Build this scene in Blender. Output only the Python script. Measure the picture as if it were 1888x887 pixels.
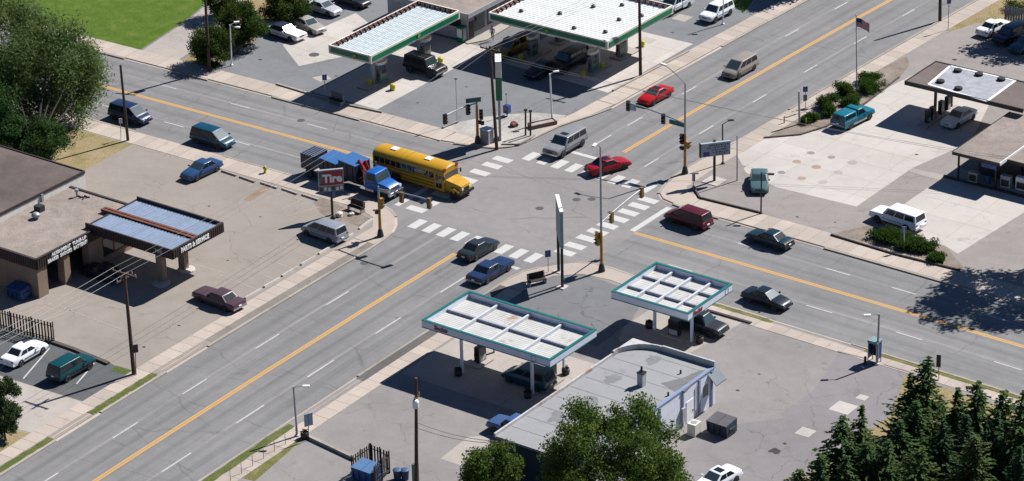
import bpy, bmesh, math, random
import numpy as np
from mathutils import Vector, Matrix
for o in list(bpy.data.objects): bpy.data.objects.remove(o)
scene = bpy.context.scene
COL = scene.collection
R = math.radians
random.seed(7); rng = np.random.default_rng(7)

# ---------------------------------------------------------------- camera, sky, sun, exposure
F_PX, PITCH, ROLL, YAW, CAM_H = 5931.2, 0.442432, -0.0240993, -0.638511, 133.823
CAM = Vector((171.276, -235.999, CAM_H))
fw = Vector((math.sin(YAW)*math.cos(PITCH), math.cos(YAW)*math.cos(PITCH), -math.sin(PITCH)))
r0 = Vector((math.cos(YAW), -math.sin(YAW), 0)); u0 = r0.cross(fw)
RT = r0*math.cos(ROLL) + u0*math.sin(ROLL); UP = -r0*math.sin(ROLL) + u0*math.cos(ROLL)
cd = bpy.data.cameras.new('camera'); cam = bpy.data.objects.new('camera', cd); COL.objects.link(cam)
cam.matrix_world = Matrix(((RT.x, UP.x, -fw.x, CAM.x), (RT.y, UP.y, -fw.y, CAM.y), (RT.z, UP.z, -fw.z, CAM.z), (0, 0, 0, 1)))
cd.sensor_width = 36; cd.lens = F_PX/1888*36; cd.clip_start = 1; cd.clip_end = 3000
scene.camera = cam

SUN_EL, SH_AZ = R(46), R(-109)          # sun height, direction the shadows fall
sd = Vector((-math.cos(SH_AZ)*math.cos(SUN_EL), -math.sin(SH_AZ)*math.cos(SUN_EL), math.sin(SUN_EL)))
world = bpy.data.worlds.new('World'); scene.world = world; world.use_nodes = True
wn = world.node_tree; bgn = wn.nodes['Background']
sky = wn.nodes.new('ShaderNodeTexSky'); sky.sky_type = 'NISHITA'; sky.sun_disc = False
sky.sun_elevation = SUN_EL; sky.sun_rotation = math.atan2(sd.x, sd.y); sky.air_density = .75; sky.dust_density = .1; sky.ozone_density = 8
wn.links.new(sky.outputs[0], bgn.inputs[0]); bgn.inputs[1].default_value = 0.05
sl = bpy.data.lights.new('sun', 'SUN'); sl.energy = 5.0; sl.angle = R(0.53); sl.color = (1, .975, .94)
so = bpy.data.objects.new('sun', sl); COL.objects.link(so); so.rotation_euler = sd.to_track_quat('Z', 'Y').to_euler()
so.location = (0, 0, 150)
vs = scene.view_settings; vs.view_transform = 'Standard'; vs.look = 'None'; vs.exposure = 0.82; vs.gamma = 1; vs.use_curve_mapping = False

# ---------------------------------------------------------------- measuring helpers: photo pixel -> point at height z
ZL = 0.1                                   # level of the lots above the roadway
def G(px, py, z=ZL):
    d = fw*F_PX + RT*(px-944) - UP*(py-443.5)
    t = (z-CAM_H)/d.z
    return Vector((CAM.x+d.x*t, CAM.y+d.y*t, z))
def PRJ(P):
    v = Vector(P)-CAM; zc = v.dot(fw)
    return 944+F_PX*v.dot(RT)/zc, 443.5-F_PX*v.dot(UP)/zc
def HT(base, top, z0=ZL):
    b = G(*base, z0); h = 5.
    for _ in range(12):
        y = PRJ(b+Vector((0, 0, h)))[1]; y2 = PRJ(b+Vector((0, 0, h+.1)))[1]; h += (top[1]-y)/((y2-y)/.1)
    return h
def POLE(base, top, z0=ZL):                # base and top of a (slightly leaning) pole
    b = G(*base, z0); h = HT(base, top, z0); t = b+Vector((0, 0, h)); x, _ = PRJ(t)
    k = (t-CAM).dot(fw)/F_PX
    return b, t+Vector((r0.x, r0.y, 0))*((top[0]-x)*k)
def bowx(y): return .0003*y*y
def bowy(x): return -.00024*x*x

# ---------------------------------------------------------------- materials
def lin(c): return tuple(((v/255)/12.92 if v/255 <= .04045 else ((v/255+.055)/1.055)**2.4) for v in c)
KEXP = 2.2
def al(*c): return tuple(min(.82, v/KEXP) for v in lin(c))
def alw(*c):                                # painted whites: brighter than they look in the photo's shade
    k = 1+.75*max(0, min(1, (min(c)-170)/50)); return tuple(min(.84, v*k) for v in al(*c))
MATS = {}
def nodes(name):
    m = bpy.data.materials.new(name); m.use_nodes = True; nt = m.node_tree
    return m, nt, nt.nodes['Principled BSDF']
def noise(nt, vec, scale, detail=4, rough=.55):
    n = nt.nodes.new('ShaderNodeTexNoise'); n.inputs['Scale'].default_value = scale; n.inputs['Detail'].default_value = detail
    n.inputs['Roughness'].default_value = rough
    if vec is not None: nt.links.new(vec, n.inputs['Vector'])
    return n.outputs['Fac']
def ramp(nt, fac, stops):
    r = nt.nodes.new('ShaderNodeValToRGB'); e = r.color_ramp.elements
    while len(e) < len(stops): e.new(.5)
    for i, (p, c) in enumerate(stops):
        e[i].position = p; e[i].color = (*c, 1) if isinstance(c, tuple) else (c, c, c, 1)
    nt.links.new(fac, r.inputs[0]); return r.outputs[0]
def mix(nt, fac, a, b, mode='MIX'):
    m = nt.nodes.new('ShaderNodeMix'); m.data_type = 'RGBA'; m.blend_type = mode
    for s, v in ((0, fac), (6, a), (7, b)):
        if hasattr(v, 'default_value') or hasattr(v, 'is_output'): nt.links.new(v, m.inputs[s])
        elif isinstance(v, tuple): m.inputs[s].default_value = (*v, 1)
        else: m.inputs[s].default_value = v if s == 0 else (v, v, v, 1)
    return m.outputs[2]
def math_(nt, op, a, b=None):
    m = nt.nodes.new('ShaderNodeMath'); m.operation = op
    for i, v in enumerate((a, b)):
        if v is None: continue
        if hasattr(v, 'is_output'): nt.links.new(v, m.inputs[i])
        else: m.inputs[i].default_value = v
    return m.outputs[0]
def mapping(nt, vec, scale=(1, 1, 1), rot=(0, 0, 0)):
    m = nt.nodes.new('ShaderNodeMapping'); m.inputs['Scale'].default_value = scale; m.inputs['Rotation'].default_value = rot
    nt.links.new(vec, m.inputs[0]); return m.outputs[0]
def texco(nt, which='Object'):
    t = nt.nodes.new('ShaderNodeTexCoord'); return t.outputs[which]
def worldpos(nt):
    return nt.nodes.new('ShaderNodeNewGeometry').outputs['Position']
def bump(nt, bs, fac, strength=.3, dist=.05):
    b = nt.nodes.new('ShaderNodeBump'); b.inputs['Strength'].default_value = strength; b.inputs['Distance'].default_value = dist
    nt.links.new(fac, b.inputs['Height']); nt.links.new(b.outputs[0], bs.inputs['Normal'])

def plain(name, col, rough=.6, metal=0., var=.12, scale=2., coat=0., spec=.5, rnd=0.):
    """painted or bare surface with a little dirt"""
    if name in MATS: return MATS[name]
    m, nt, bs = nodes(name); P = texco(nt)
    n = noise(nt, P, scale, 5, .6)
    c = mix(nt, 1., tuple(col), ramp(nt, n, [(.25, 1-var*1.6), (.75, 1+var*.6)]), 'MULTIPLY')
    if rnd:
        oi = nt.nodes.new('ShaderNodeObjectInfo')
        c = mix(nt, 1., c, ramp(nt, oi.outputs['Random'], [(0, 1-rnd), (1, 1.)]), 'MULTIPLY')
    nt.links.new(c, bs.inputs['Base Color']); bs.inputs['Roughness'].default_value = rough; bs.inputs['Metallic'].default_value = metal
    bs.inputs['Coat Weight'].default_value = coat; bs.inputs['Specular IOR Level'].default_value = spec
    MATS[name] = m; return m

def ground_mat(name, col, crack=.5, crack_scale=.16, patch=.25, grain=.25, stain=.3, tint=None, bump_s=.25, rnd=0., crack_w=.012, stretch=1.):
    """weathered paving: blotches, fine grain, stains and a net of wandering cracks"""
    if name in MATS: return MATS[name]
    m, nt, bs = nodes(name); P = worldpos(nt)
    big = noise(nt, P, .09, 6, .62); mid = noise(nt, P, .7, 6, .6); fine = noise(nt, P, 9., 3, .7)
    c = mix(nt, 1., tuple(col), ramp(nt, big, [(.28, 1-patch), (.5, 1.), (.74, 1+patch*.55)]), 'MULTIPLY')
    c = mix(nt, 1., c, ramp(nt, mid, [(.3, 1-grain*.5), (.7, 1+grain*.35)]), 'MULTIPLY')
    c = mix(nt, 1., c, ramp(nt, fine, [(.25, 1-grain), (.75, 1+grain*.7)]), 'MULTIPLY')
    if tint:
        c = mix(nt, ramp(nt, noise(nt, mapping(nt, P, (.25, .25, .25)), .5, 3), [(.5, 0.), (.72, .55)]), c, tuple(tint))
    if stain:
        s = ramp(nt, noise(nt, P, .42, 5, .7), [(.60, 1.), (.72, 1-stain)])
        c = mix(nt, 1., c, s, 'MULTIPLY')
        s2 = ramp(nt, noise(nt, P, 1.3, 3, .6), [(.70, 1.), (.78, 1-stain*.9)])
        c = mix(nt, 1., c, s2, 'MULTIPLY')
    if crack:
        d = nt.nodes.new('ShaderNodeTexNoise'); d.inputs['Scale'].default_value = .5; d.inputs['Detail'].default_value = 5; nt.links.new(P, d.inputs['Vector'])
        off = nt.nodes.new('ShaderNodeVectorMath'); off.operation = 'MULTIPLY_ADD'; nt.links.new(d.outputs['Color'], off.inputs[0])
        off.inputs[1].default_value = (3, 3, 0); nt.links.new(P, off.inputs[2])
        mp = mapping(nt, off.outputs[0], (1, stretch, 0))
        v = nt.nodes.new('ShaderNodeTexVoronoi'); v.voronoi_dimensions = '2D'; v.feature = 'DISTANCE_TO_EDGE'; v.inputs['Scale'].default_value = crack_scale
        nt.links.new(mp, v.inputs['Vector'])
        k = ramp(nt, v.outputs['Distance'], [(0., 1.), (crack_w, 0.)])
        k = math_(nt, 'MULTIPLY', k, ramp(nt, noise(nt, P, .12, 3), [(.42, 0.), (.58, crack)]))
        c = mix(nt, k, c, tuple(v*.35 for v in col))
    if rnd:
        oi = nt.nodes.new('ShaderNodeObjectInfo')
        c = mix(nt, 1., c, ramp(nt, oi.outputs['Random'], [(0, 1-rnd), (1, 1+rnd*.4)]), 'MULTIPLY')
    nt.links.new(c, bs.inputs['Base Color']); bs.inputs['Roughness'].default_value = .9; bs.inputs['Specular IOR Level'].default_value = .25
    bump(nt, bs, fine, bump_s, .02)
    MATS[name] = m; return m

def road_mat():
    """old asphalt; UV is in metres: u across from the centre line, v along"""
    m, nt, bs = nodes('road_asphalt'); P = worldpos(nt); uv = texco(nt, 'UV')
    sx = nt.nodes.new('ShaderNodeSeparateXYZ'); nt.links.new(uv, sx.inputs[0]); u = sx.outputs[0]
    col = al(159, 157, 157)
    big = noise(nt, P, .07, 5, .6); fine = noise(nt, P, 10., 3, .7)
    c = mix(nt, 1., col, ramp(nt, big, [(.3, .86), (.7, 1.08)]), 'MULTIPLY')
    c = mix(nt, 1., c, ramp(nt, fine, [(.25, .84), (.75, 1.14)]), 'MULTIPLY')
    # long streaks: worn wheel tracks and dusty seams along the lanes; none inside the crossing itself
    av = math_(nt, 'ABSOLUTE', sx.outputs[1]); arm = ramp(nt, math_(nt, 'MULTIPLY', av, .05), [(.46, 0.), (.62, 1.)])
    mid = noise(nt, P, .9, 4, .65)
    c = mix(nt, 1., c, ramp(nt, mid, [(.3, .92), (.7, 1.07)]), 'MULTIPLY')
    c = mix(nt, arm, mix(nt, 1., c, (1.17, 1.13, 1.11), 'MULTIPLY'), c)
    st = noise(nt, mapping(nt, uv, (1.15, .018, 1)), 1.6, 4, .65)
    c = mix(nt, arm, c, mix(nt, 1., c, ramp(nt, st, [(.3, .84), (.5, 1.), (.72, 1.10)]), 'MULTIPLY'))
    lane = math_(nt, 'ABSOLUTE', math_(nt, 'SUBTRACT', math_(nt, 'ABSOLUTE', u), 3.75))
    nz = math_(nt, 'MULTIPLY', noise(nt, mapping(nt, uv, (1, .12, 1)), .9, 3), .6)
    seam = math_(nt, 'MULTIPLY', ramp(nt, math_(nt, 'ADD', lane, nz), [(.26, .55), (.52, 0.)]), arm)
    c = mix(nt, seam, c, al(196, 189, 184))
    lc = math_(nt, 'ABSOLUTE', math_(nt, 'SUBTRACT', math_(nt, 'ABSOLUTE', u), 1.9))
    lc2 = math_(nt, 'ABSOLUTE', math_(nt, 'SUBTRACT', math_(nt, 'ABSOLUTE', u), 5.6))
    oil = math_(nt, 'MINIMUM', lc, lc2)
    c = mix(nt, arm, c, mix(nt, 1., c, ramp(nt, math_(nt, 'ADD', oil, math_(nt, 'MULTIPLY', noise(nt, mapping(nt, uv, (1, .08, 1)), .8, 3), .5)), [(.3, .84), (.8, 1.)]), 'MULTIPLY'))
    # regular transverse joints, broken up
    jn = math_(nt, 'ADD', math_(nt, 'MULTIPLY', sx.outputs[1], .108), math_(nt, 'MULTIPLY', noise(nt, uv, .35, 4, .6), .16))
    jd = math_(nt, 'ABSOLUTE', math_(nt, 'SUBTRACT', math_(nt, 'FRACT', jn), .5))
    jk = math_(nt, 'MULTIPLY', ramp(nt, jd, [(0., .5), (.016, 0.)]), ramp(nt, noise(nt, P, .3, 3), [(.42, 0.), (.6, 1.)]))
    c = mix(nt, jk, c, al(104, 100, 100))
    # cracks running across, some along
    dn = nt.nodes.new('ShaderNodeTexNoise'); dn.inputs['Scale'].default_value = .35; dn.inputs['Detail'].default_value = 6; nt.links.new(uv, dn.inputs['Vector'])
    ma = nt.nodes.new('ShaderNodeVectorMath'); ma.operation = 'MULTIPLY_ADD'; nt.links.new(dn.outputs['Color'], ma.inputs[0]); ma.inputs[1].default_value = (2, 2.4, 0); nt.links.new(uv, ma.inputs[2])
    v = nt.nodes.new('ShaderNodeTexVoronoi'); v.voronoi_dimensions = '2D'; v.feature = 'DISTANCE_TO_EDGE'; v.inputs['Scale'].default_value = 1
    nt.links.new(mapping(nt, ma.outputs[0], (.035, .15, 1)), v.inputs['Vector'])
    k = ramp(nt, v.outputs['Distance'], [(0., .42), (.011, 0.)])
    k = math_(nt, 'MULTIPLY', k, ramp(nt, noise(nt, P, .2, 3), [(.4, 0.), (.55, 1.)]))
    c = mix(nt, k, c, al(96, 92, 92))
    s = ramp(nt, noise(nt, P, .5, 4, .7), [(.66, 1.), (.76, .8)])
    c = mix(nt, 1., c, s, 'MULTIPLY')
    nt.links.new(c, bs.inputs['Base Color']); bs.inputs['Roughness'].default_value = .85; bs.inputs['Specular IOR Level'].default_value = .3
    bump(nt, bs, fine, .25, .02)
    return m

def paint_mat(name, col, wear=.5):
    if name in MATS: return MATS[name]
    m, nt, bs = nodes(name); P = worldpos(nt)
    w = ramp(nt, math_(nt, 'ADD', noise(nt, P, 2.2, 6, .75), math_(nt, 'MULTIPLY', noise(nt, P, 14, 3), .25)), [(.60+.12*(1-wear), 0.), (.80+.1*(1-wear), wear)])
    c = mix(nt, w, tuple(col), al(168, 163, 164))
    nt.links.new(c, bs.inputs['Base Color']); bs.inputs['Roughness'].default_value = .7
    MATS[name] = m; return m

def grass_mat(name, a, b, c3, s=1.):
    if name in MATS: return MATS[name]
    m, nt, bs = nodes(name); P = worldpos(nt)
    c = ramp(nt, noise(nt, P, .35*s, 6, .7), [(.3, tuple(a)), (.52, tuple(b)), (.72, tuple(c3))])
    c = mix(nt, 1., c, ramp(nt, noise(nt, P, 7, 4, .75), [(.25, .55), (.75, 1.35)]), 'MULTIPLY')
    nt.links.new(c, bs.inputs['Base Color']); bs.inputs['Roughness'].default_value = .95; bs.inputs['Specular IOR Level'].default_value = .1
    bump(nt, bs, noise(nt, P, 12, 3), .8, .08)
    MATS[name] = m; return m

def leaf_mat(name, col, var=.45, trans=.4):
    if name in MATS: return MATS[name]
    m, nt, bs = nodes(name); P = texco(nt)
    n = noise(nt, P, .8, 4, .6); n2 = noise(nt, P, 6., 2)
    c = mix(nt, 1., tuple(col), ramp(nt, n, [(.3, 1-var), (.7, 1+var)]), 'MULTIPLY')
    c = mix(nt, ramp(nt, n2, [(.45, 0.), (.7, .5)]), c, tuple(v*k for v, k in zip(col, (1.5, 1.25, .8))))
    nt.links.new(c, bs.inputs['Base Color']); bs.inputs['Roughness'].default_value = .8; bs.inputs['Specular IOR Level'].default_value = .08
    tr = nt.nodes.new('ShaderNodeBsdfTranslucent'); nt.links.new(c, tr.inputs[0])
    mx = nt.nodes.new('ShaderNodeMixShader'); mx.inputs[0].default_value = trans
    out = nt.nodes['Material Output']; nt.links.new(bs.outputs[0], mx.inputs[1]); nt.links.new(tr.outputs[0], mx.inputs[2]); nt.links.new(mx.outputs[0], out.inputs[0])
    MATS[name] = m; return m

def glass_mat():
    m, nt, bs = nodes('vehicle_glass'); P = texco(nt)
    bs.inputs['Base Color'].default_value = (.010, .015, .019, 1); bs.inputs['Roughness'].default_value = .08; bs.inputs['Specular IOR Level'].default_value = .4
    return m
GLASS = glass_mat()
def windshield_mat():
    m, nt, bs = nodes('windscreen_glass')
    bs.inputs['Base Color'].default_value = (.03, .05, .055, 1); bs.inputs['Roughness'].default_value = .08; bs.inputs['Specular IOR Level'].default_value = 1.
    return m
WGLASS = windshield_mat()

ROAD = road_mat()
M_WHITE_LINE = paint_mat('white_road_paint', al(238, 236, 232), .45)
M_DASH = paint_mat('worn_white_paint', al(232, 230, 226), .75)
M_YELLOW = paint_mat('yellow_road_paint', al(240, 186, 104), .3)
M_SLAB = ground_mat('sidewalk_concrete', al(229, 213, 199), crack=.25, crack_scale=.3, patch=.12, grain=.12, stain=.12, rnd=.14)
M_KERB = ground_mat('kerb_concrete', al(206, 196, 184), crack=0, patch=.2, grain=.2, stain=.3, rnd=.1)
M_LOT_SW = ground_mat('tan_asphalt', al(184, 174, 164), crack=.45, patch=.12, grain=.14, stain=.16, tint=al(192, 180, 170))
M_LOT_LL = ground_mat('dark_parking_asphalt', al(118, 119, 121), crack=.6, patch=.25, grain=.2, stain=.25)
M_LOT_SE = ground_mat('grey_asphalt', al(176, 170, 167), crack=.55, patch=.16, grain=.14, stain=.3, crack_scale=.2)
M_LOT_SED = ground_mat('sealed_asphalt', al(146, 146, 149), crack=.9, patch=.15, grain=.14, stain=.2, crack_scale=.22, crack_w=.016)
M_LOT_NW = ground_mat('blue_grey_asphalt', al(154, 155, 158), crack=.4, patch=.16, grain=.16, stain=.25)
M_LOT_NE = ground_mat('brown_asphalt', al(183, 175, 170), crack=.5, patch=.14, grain=.16, stain=.25)
M_CONC = ground_mat('lot_concrete', al(236, 227, 219), crack=.35, crack_scale=.12, patch=.14, grain=.1, stain=.2, rnd=.06)
M_CONC2 = ground_mat('worn_concrete', al(212, 202, 193), crack=.4, crack_scale=.14, patch=.18, grain=.14, stain=.3, rnd=.06)
M_GRAVEL = ground_mat('landscape_gravel', al(176, 160, 146), crack=0, patch=.25, grain=.6, stain=.2, bump_s=.9)
M_EARTH = grass_mat('open_ground', al(150, 132, 92), al(132, 128, 78), al(108, 116, 62))
M_LAWN = grass_mat('watered_lawn', al(94, 124, 40), al(108, 138, 50), al(138, 152, 74), 1.6)
M_DRY = grass_mat('dry_grass', al(206, 184, 146), al(190, 170, 128), al(146, 144, 92))
M_VERGE = grass_mat('verge_grass', al(120, 128, 74), al(146, 144, 90), al(184, 168, 120), 2.)
M_VERGE2 = grass_mat('green_verge_grass', al(98, 116, 58), al(120, 132, 72), al(150, 146, 94), 2.)
M_ROOFGRAVEL = ground_mat('roof_gravel', al(188, 174, 164), crack=0, patch=.2, grain=.4, stain=.15, bump_s=.6)
M_ROOFDARK = ground_mat('old_dark_roofing', al(136, 122, 116), crack=0, patch=.45, grain=.3, stain=.3, tint=al(160, 146, 138))
M_ROOFGREY = ground_mat('grey_roofing', al(188, 188, 190), crack=.4, crack_scale=.1, patch=.14, grain=.12, stain=.2)

def M(name, *rgb, boost=True, rough=.6, metal=0., var=.12, scale=2., coat=0., spec=.5, rnd=0.):
    return plain(name, alw(*rgb) if boost else al(*rgb), rough, metal, var, scale, coat, spec, rnd)
M_WOODPOLE = M('weathered_pole_wood', 112, 84, 66, rough=.9, var=.3, scale=5)
M_DARKWOOD = M('dark_stained_wood', 72, 56, 52, rough=.9, var=.3, scale=4, rnd=.25)
M_GALV = M('galvanised_steel', 188, 190, 194, rough=.45, metal=.3, var=.15)
M_WHITEP = M('white_paint', 236, 236, 236, rough=.5, var=.08)
M_OFFWHITE = M('off_white_paint', 232, 226, 214, rough=.6, var=.12)
M_BLACK = M('black_metal', 38, 36, 38, rough=.5, var=.2)
M_DBROWN = M('dark_brown_metal', 74, 58, 56, rough=.6, var=.2)
M_SIGNALY = M('signal_yellow', 222, 158, 40, rough=.5, var=.12)
M_DGREEN = M('base_green_black', 44, 58, 60, rough=.6)
M_TEAL = M('teal_trim', 30, 138, 132, rough=.4, var=.1)
M_BPG = M('bright_green_panel', 4, 150, 98, rough=.35, var=.06)
M_BPY = M('emblem_yellow', 236, 232, 60, rough=.4, var=.04)
M_BLUEBIN = M('bin_blue', 34, 92, 160, rough=.5, var=.2)
M_RUBBER = M('tyre_rubber', 34, 34, 36, rough=.85, var=.2)
M_RIM = M('wheel_rim', 176, 176, 178, rough=.35, metal=.5)
M_CHROME = M('chrome_trim', 200, 202, 206, rough=.2, metal=.8)
M_TAIL = M('red_lens', 190, 30, 34, rough=.2)
M_HEAD = M('clear_lens', 226, 228, 230, rough=.15)
M_AMBER = M('amber_lens', 236, 150, 30, rough=.2)
M_BLUESIGN = M('blue_sign', 40, 84, 168, rough=.4, var=.05)
M_GREENSIGN = M('green_street_sign', 10, 128, 116, rough=.4, var=.05)
M_BRICK = ground_mat('tan_brick', al(196, 168, 146), crack=0, patch=.1, grain=.35, stain=.15)
M_RUST = M('rusty_steel', 150, 88, 66, rough=.9, var=.4, scale=3)
M_YELLOWB = M('safety_yellow', 232, 226, 40, rough=.5, var=.1)
M_REDSIGN = M('sign_red', 196, 36, 48, rough=.4, var=.05)
M_WIRE = M('power_line_wire', 170, 168, 166, rough=.5, var=.1)
M_DARKGLASS = M('window_glass', 44, 54, 64, rough=.08, var=.1, spec=.9)
M_TERRA = M('terracotta', 168, 100, 76, rough=.9)
M_STONE = M('pale_boulder', 226, 220, 210, rough=.9, var=.2)
M_REDSTONE = M('red_boulder', 170, 112, 92, rough=.9, var=.25)
M_SILVERBOX = M('grey_cabinet', 192, 194, 198, rough=.5)

# ---------------------------------------------------------------- mesh helpers
class MB:
    """collects simple solids, then links them as one mesh object"""
    def __init__(s): s.v = []; s.f = []; s.m = []; s.uv = None
    def add(s, vs, fs, mi=0):
        n = len(s.v); s.v += [tuple(v) for v in vs]; s.f += [tuple(i+n for i in f) for f in fs]; s.m += [mi]*len(fs); return s
    def box(s, x0, y0, z0, x1, y1, z1, mi=0, T=None):
        vs = [Vector((x, y, z)) for z in (z0, z1) for y in (y0, y1) for x in (x0, x1)]
        if T is not None: vs = [T @ v for v in vs]
        return s.add(vs, [(0, 2, 3, 1), (4, 5, 7, 6), (0, 1, 5, 4), (2, 6, 7, 3), (0, 4, 6, 2), (1, 3, 7, 5)], mi)
    def obox(s, c, size, rz=0, mi=0, rx=0, ry=0):
        T = Matrix.Translation(c) @ Matrix.Rotation(rz, 4, 'Z') @ Matrix.Rotation(ry, 4, 'Y') @ Matrix.Rotation(rx, 4, 'X')
        x, y, z = (k/2 for k in size); return s.box(-x, -y, -z, x, y, z, mi, T)
    def tube(s, a, b, r0, r1=None, n=8, mi=0, caps=True):
        a = Vector(a); b = Vector(b); r1 = r0 if r1 is None else r1; d = (b-a).normalized()
        e = Vector((1, 0, 0)) if abs(d.x) < .8 else Vector((0, 1, 0)); p = d.cross(e).normalized(); q = d.cross(p)
        vs = []
        for c, r in ((a, r0), (b, r1)):
            for i in range(n):
                t = 2*math.pi*i/n; vs.append(c+(p*math.cos(t)+q*math.sin(t))*r)
        fs = [(i, n+i, n+(i+1) % n, (i+1) % n) for i in range(n)]
        if caps: fs += [tuple(range(n)), tuple(range(2*n-1, n-1, -1))]
        return s.add(vs, fs, mi)
    def path(s, pts, r, n=6, mi=0):
        for a, b in zip(pts, pts[1:]): s.tube(a, b, r, r, n, mi)
        return s
    def prism(s, poly, z0, z1, mi=0):
        n = len(poly); vs = [(p[0], p[1], z0) for p in poly]+[(p[0], p[1], z1) for p in poly]
        fs = [tuple(range(n-1, -1, -1)), tuple(range(n, 2*n))]+[(i, (i+1) % n, n+(i+1) % n, n+i) for i in range(n)]
        return s.add(vs, fs, mi)
    def lathe(s, c, prof, n=12, mi=0):
        c = Vector(c); vs = []; k = len(prof)
        for i in range(n):
            t = 2*math.pi*i/n
            for r, z in prof: vs.append(c+Vector((r*math.cos(t), r*math.sin(t), z)))
        fs = []
        for i in range(n):
            j = (i+1) % n
            for a in range(k-1): fs.append((i*k+a, j*k+a, j*k+a+1, i*k+a+1))
        fs += [tuple(i*k for i in range(n-1, -1, -1)), tuple(i*k+k-1 for i in range(n))]
        return s.add(vs, fs, mi)
    def mesh(s, name, mats):
        me = bpy.data.meshes.new(name); me.from_pydata(s.v, [], s.f); mats = mats if isinstance(mats, (list, tuple)) else [mats]
        for m in mats: me.materials.append(m)
        if len(mats) > 1: me.polygons.foreach_set('material_index', s.m)
        bm = bmesh.new(); bm.from_mesh(me); bmesh.ops.recalc_face_normals(bm, faces=bm.faces); bm.to_mesh(me); bm.free()
        return me
    def build(s, name, mats, parent=None, smooth=False, bevel=0):
        me = s.mesh(name, mats)
        if bevel:
            bm = bmesh.new(); bm.from_mesh(me); bmesh.ops.bevel(bm, geom=[e for e in bm.edges if len(e.link_faces) == 2 and e.calc_face_angle(0) > .6], offset=bevel, segments=2, affect='EDGES', profile=.6); bm.to_mesh(me); bm.free()
        if smooth: me.polygons.foreach_set('use_smooth', [True]*len(me.polygons))
        return link(name, me, parent)
def link(name, me, parent=None):
    o = bpy.data.objects.new(name, me); COL.objects.link(o)
    if parent is not None:
        o.parent = parent
        if parent.name in WORLDP: o.matrix_parent_inverse = Matrix.Translation(-parent.location)
    return o
WORLDP = set()
def wempty(name, label, cat, loc, group=None):      # parts of this one are modelled in world coordinates
    o = empty(name, label, cat, loc, 0, group); WORLDP.add(o.name); return o
def empty(name, label, cat, loc=(0, 0, 0), rz=0, group=None):
    o = bpy.data.objects.new(name, None); COL.objects.link(o); o.location = loc; o.rotation_euler = (0, 0, rz)
    o.empty_display_size = .3
    return tag(o, label, cat, group)
def tag(o, label, cat, group=None):
    o['label'] = label; o['category'] = cat
    if group: o['group'] = group
    return o
def struct(o): o['kind'] = 'structure'; return o
def flat_poly(name, pts, z, mat, parent=None):
    me = bpy.data.meshes.new(name); me.from_pydata([(p[0], p[1], z) for p in pts], [], [tuple(range(len(pts)))]); me.materials.append(mat)
    if me.polygons[0].normal.z < 0: me.flip_normals()
    return link(name, me, parent)
def copy_tree(o, parent=None):
    c = o.copy(); COL.objects.link(c); c.parent = parent
    for ch in [x for x in o.children]: copy_tree(ch, c)
    return c
_font = None
def text_mesh(txt, size, depth=.02, bold=0., align='CENTER'):
    cu = bpy.data.curves.new('lettering', 'FONT'); cu.body = txt; cu.size = size; cu.extrude = depth; cu.offset = bold; cu.align_x = align; cu.align_y = 'CENTER'
    cu.resolution_u = 2
    ob = bpy.data.objects.new('lettering', cu); COL.objects.link(ob)
    me = bpy.data.meshes.new_from_object(ob); bpy.data.objects.remove(ob); bpy.data.curves.remove(cu)
    return me
def lettering(txt, size, origin, xdir, parent, mat, depth=.02, bold=.01, name='lettering', sx=1.):
    """upright letters; xdir is the reading direction in the ground plane"""
    me = text_mesh(txt, size, depth, bold); me.materials.clear(); me.materials.append(mat)
    xd = Vector((xdir[0], xdir[1], 0)).normalized(); zd = Vector((0, 0, 1)); nd = xd.cross(zd)
    Mx = Matrix((( xd.x, zd.x, nd.x, origin[0]), (xd.y, zd.y, nd.y, origin[1]), (xd.z, zd.z, nd.z, origin[2]), (0, 0, 0, 1)))
    me.transform(Mx @ Matrix.Diagonal((sx, 1, 1, 1))); return link(name, me, parent)
# ================================================================ GROUND, ROADS, PAVEMENTS
struct(flat_poly('ground', [(-700, -700), (700, -700), (700, 700), (-700, 700)], -.06, M_EARTH))

def strip(name, along, lo, hi, u0, u1, z, mat, parent=None, n=60, jit=0.):
    """strip following one of the two slightly bowed roads; u across, UV in metres"""
    vs, uvs = [], []
    for i in range(n+1):
        t = lo+(hi-lo)*i/n
        for u in (u0+random.uniform(-jit, jit), u1+random.uniform(-jit, jit)):
            vs.append((u+bowx(t), t, z) if along == 'A' else (t, u+bowy(t), z)); uvs.append((u if along == 'A' else u+1.15, t))
    fs = [(2*i, 2*i+1, 2*i+3, 2*i+2) if along == 'A' else (2*i, 2*i+2, 2*i+3, 2*i+1) for i in range(n)]
    me = bpy.data.meshes.new(name); me.from_pydata(vs, [], fs); me.materials.append(mat)
    ul = me.uv_layers.new(name='UVMap')
    for lp in me.loops: ul.data[lp.index].uv = uvs[lp.vertex_index]
    return link(name, me, parent)
avenue = struct(strip('road', 'A', -150, 150, -12, 12, 0, ROAD))
street_w = struct(strip('road', 'B', -150, -12.0, -13, 9, -.0005, ROAD))
street_e = struct(strip('road', 'B', 12.0, 150, -13, 9, -.0005, ROAD))
street_e.data.flip_normals() if street_e.data.polygons[0].normal.z < 0 else None

def mark(name, along, lo, hi, u, w, mat, parent, z=.004):
    n = max(1, int((hi-lo)/4)); return strip(name, along, lo, hi, u-w/2, u+w/2, z, mat, parent, n)
# centre lines: two yellow lines side by side
for lo, hi in ((-150, -14.6), (14.3, 150)):
    for s in (-.14, .14): mark('centre_line', 'A', lo, hi, s, .22, M_YELLOW, avenue)
for par, lo, hi in ((street_w, -150, -12.0), (street_e, 11.9, 150)):
    for s in (-.14, .14): mark('centre_line', 'B', lo, hi, -1.15+s, .22, M_YELLOW, par)
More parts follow.
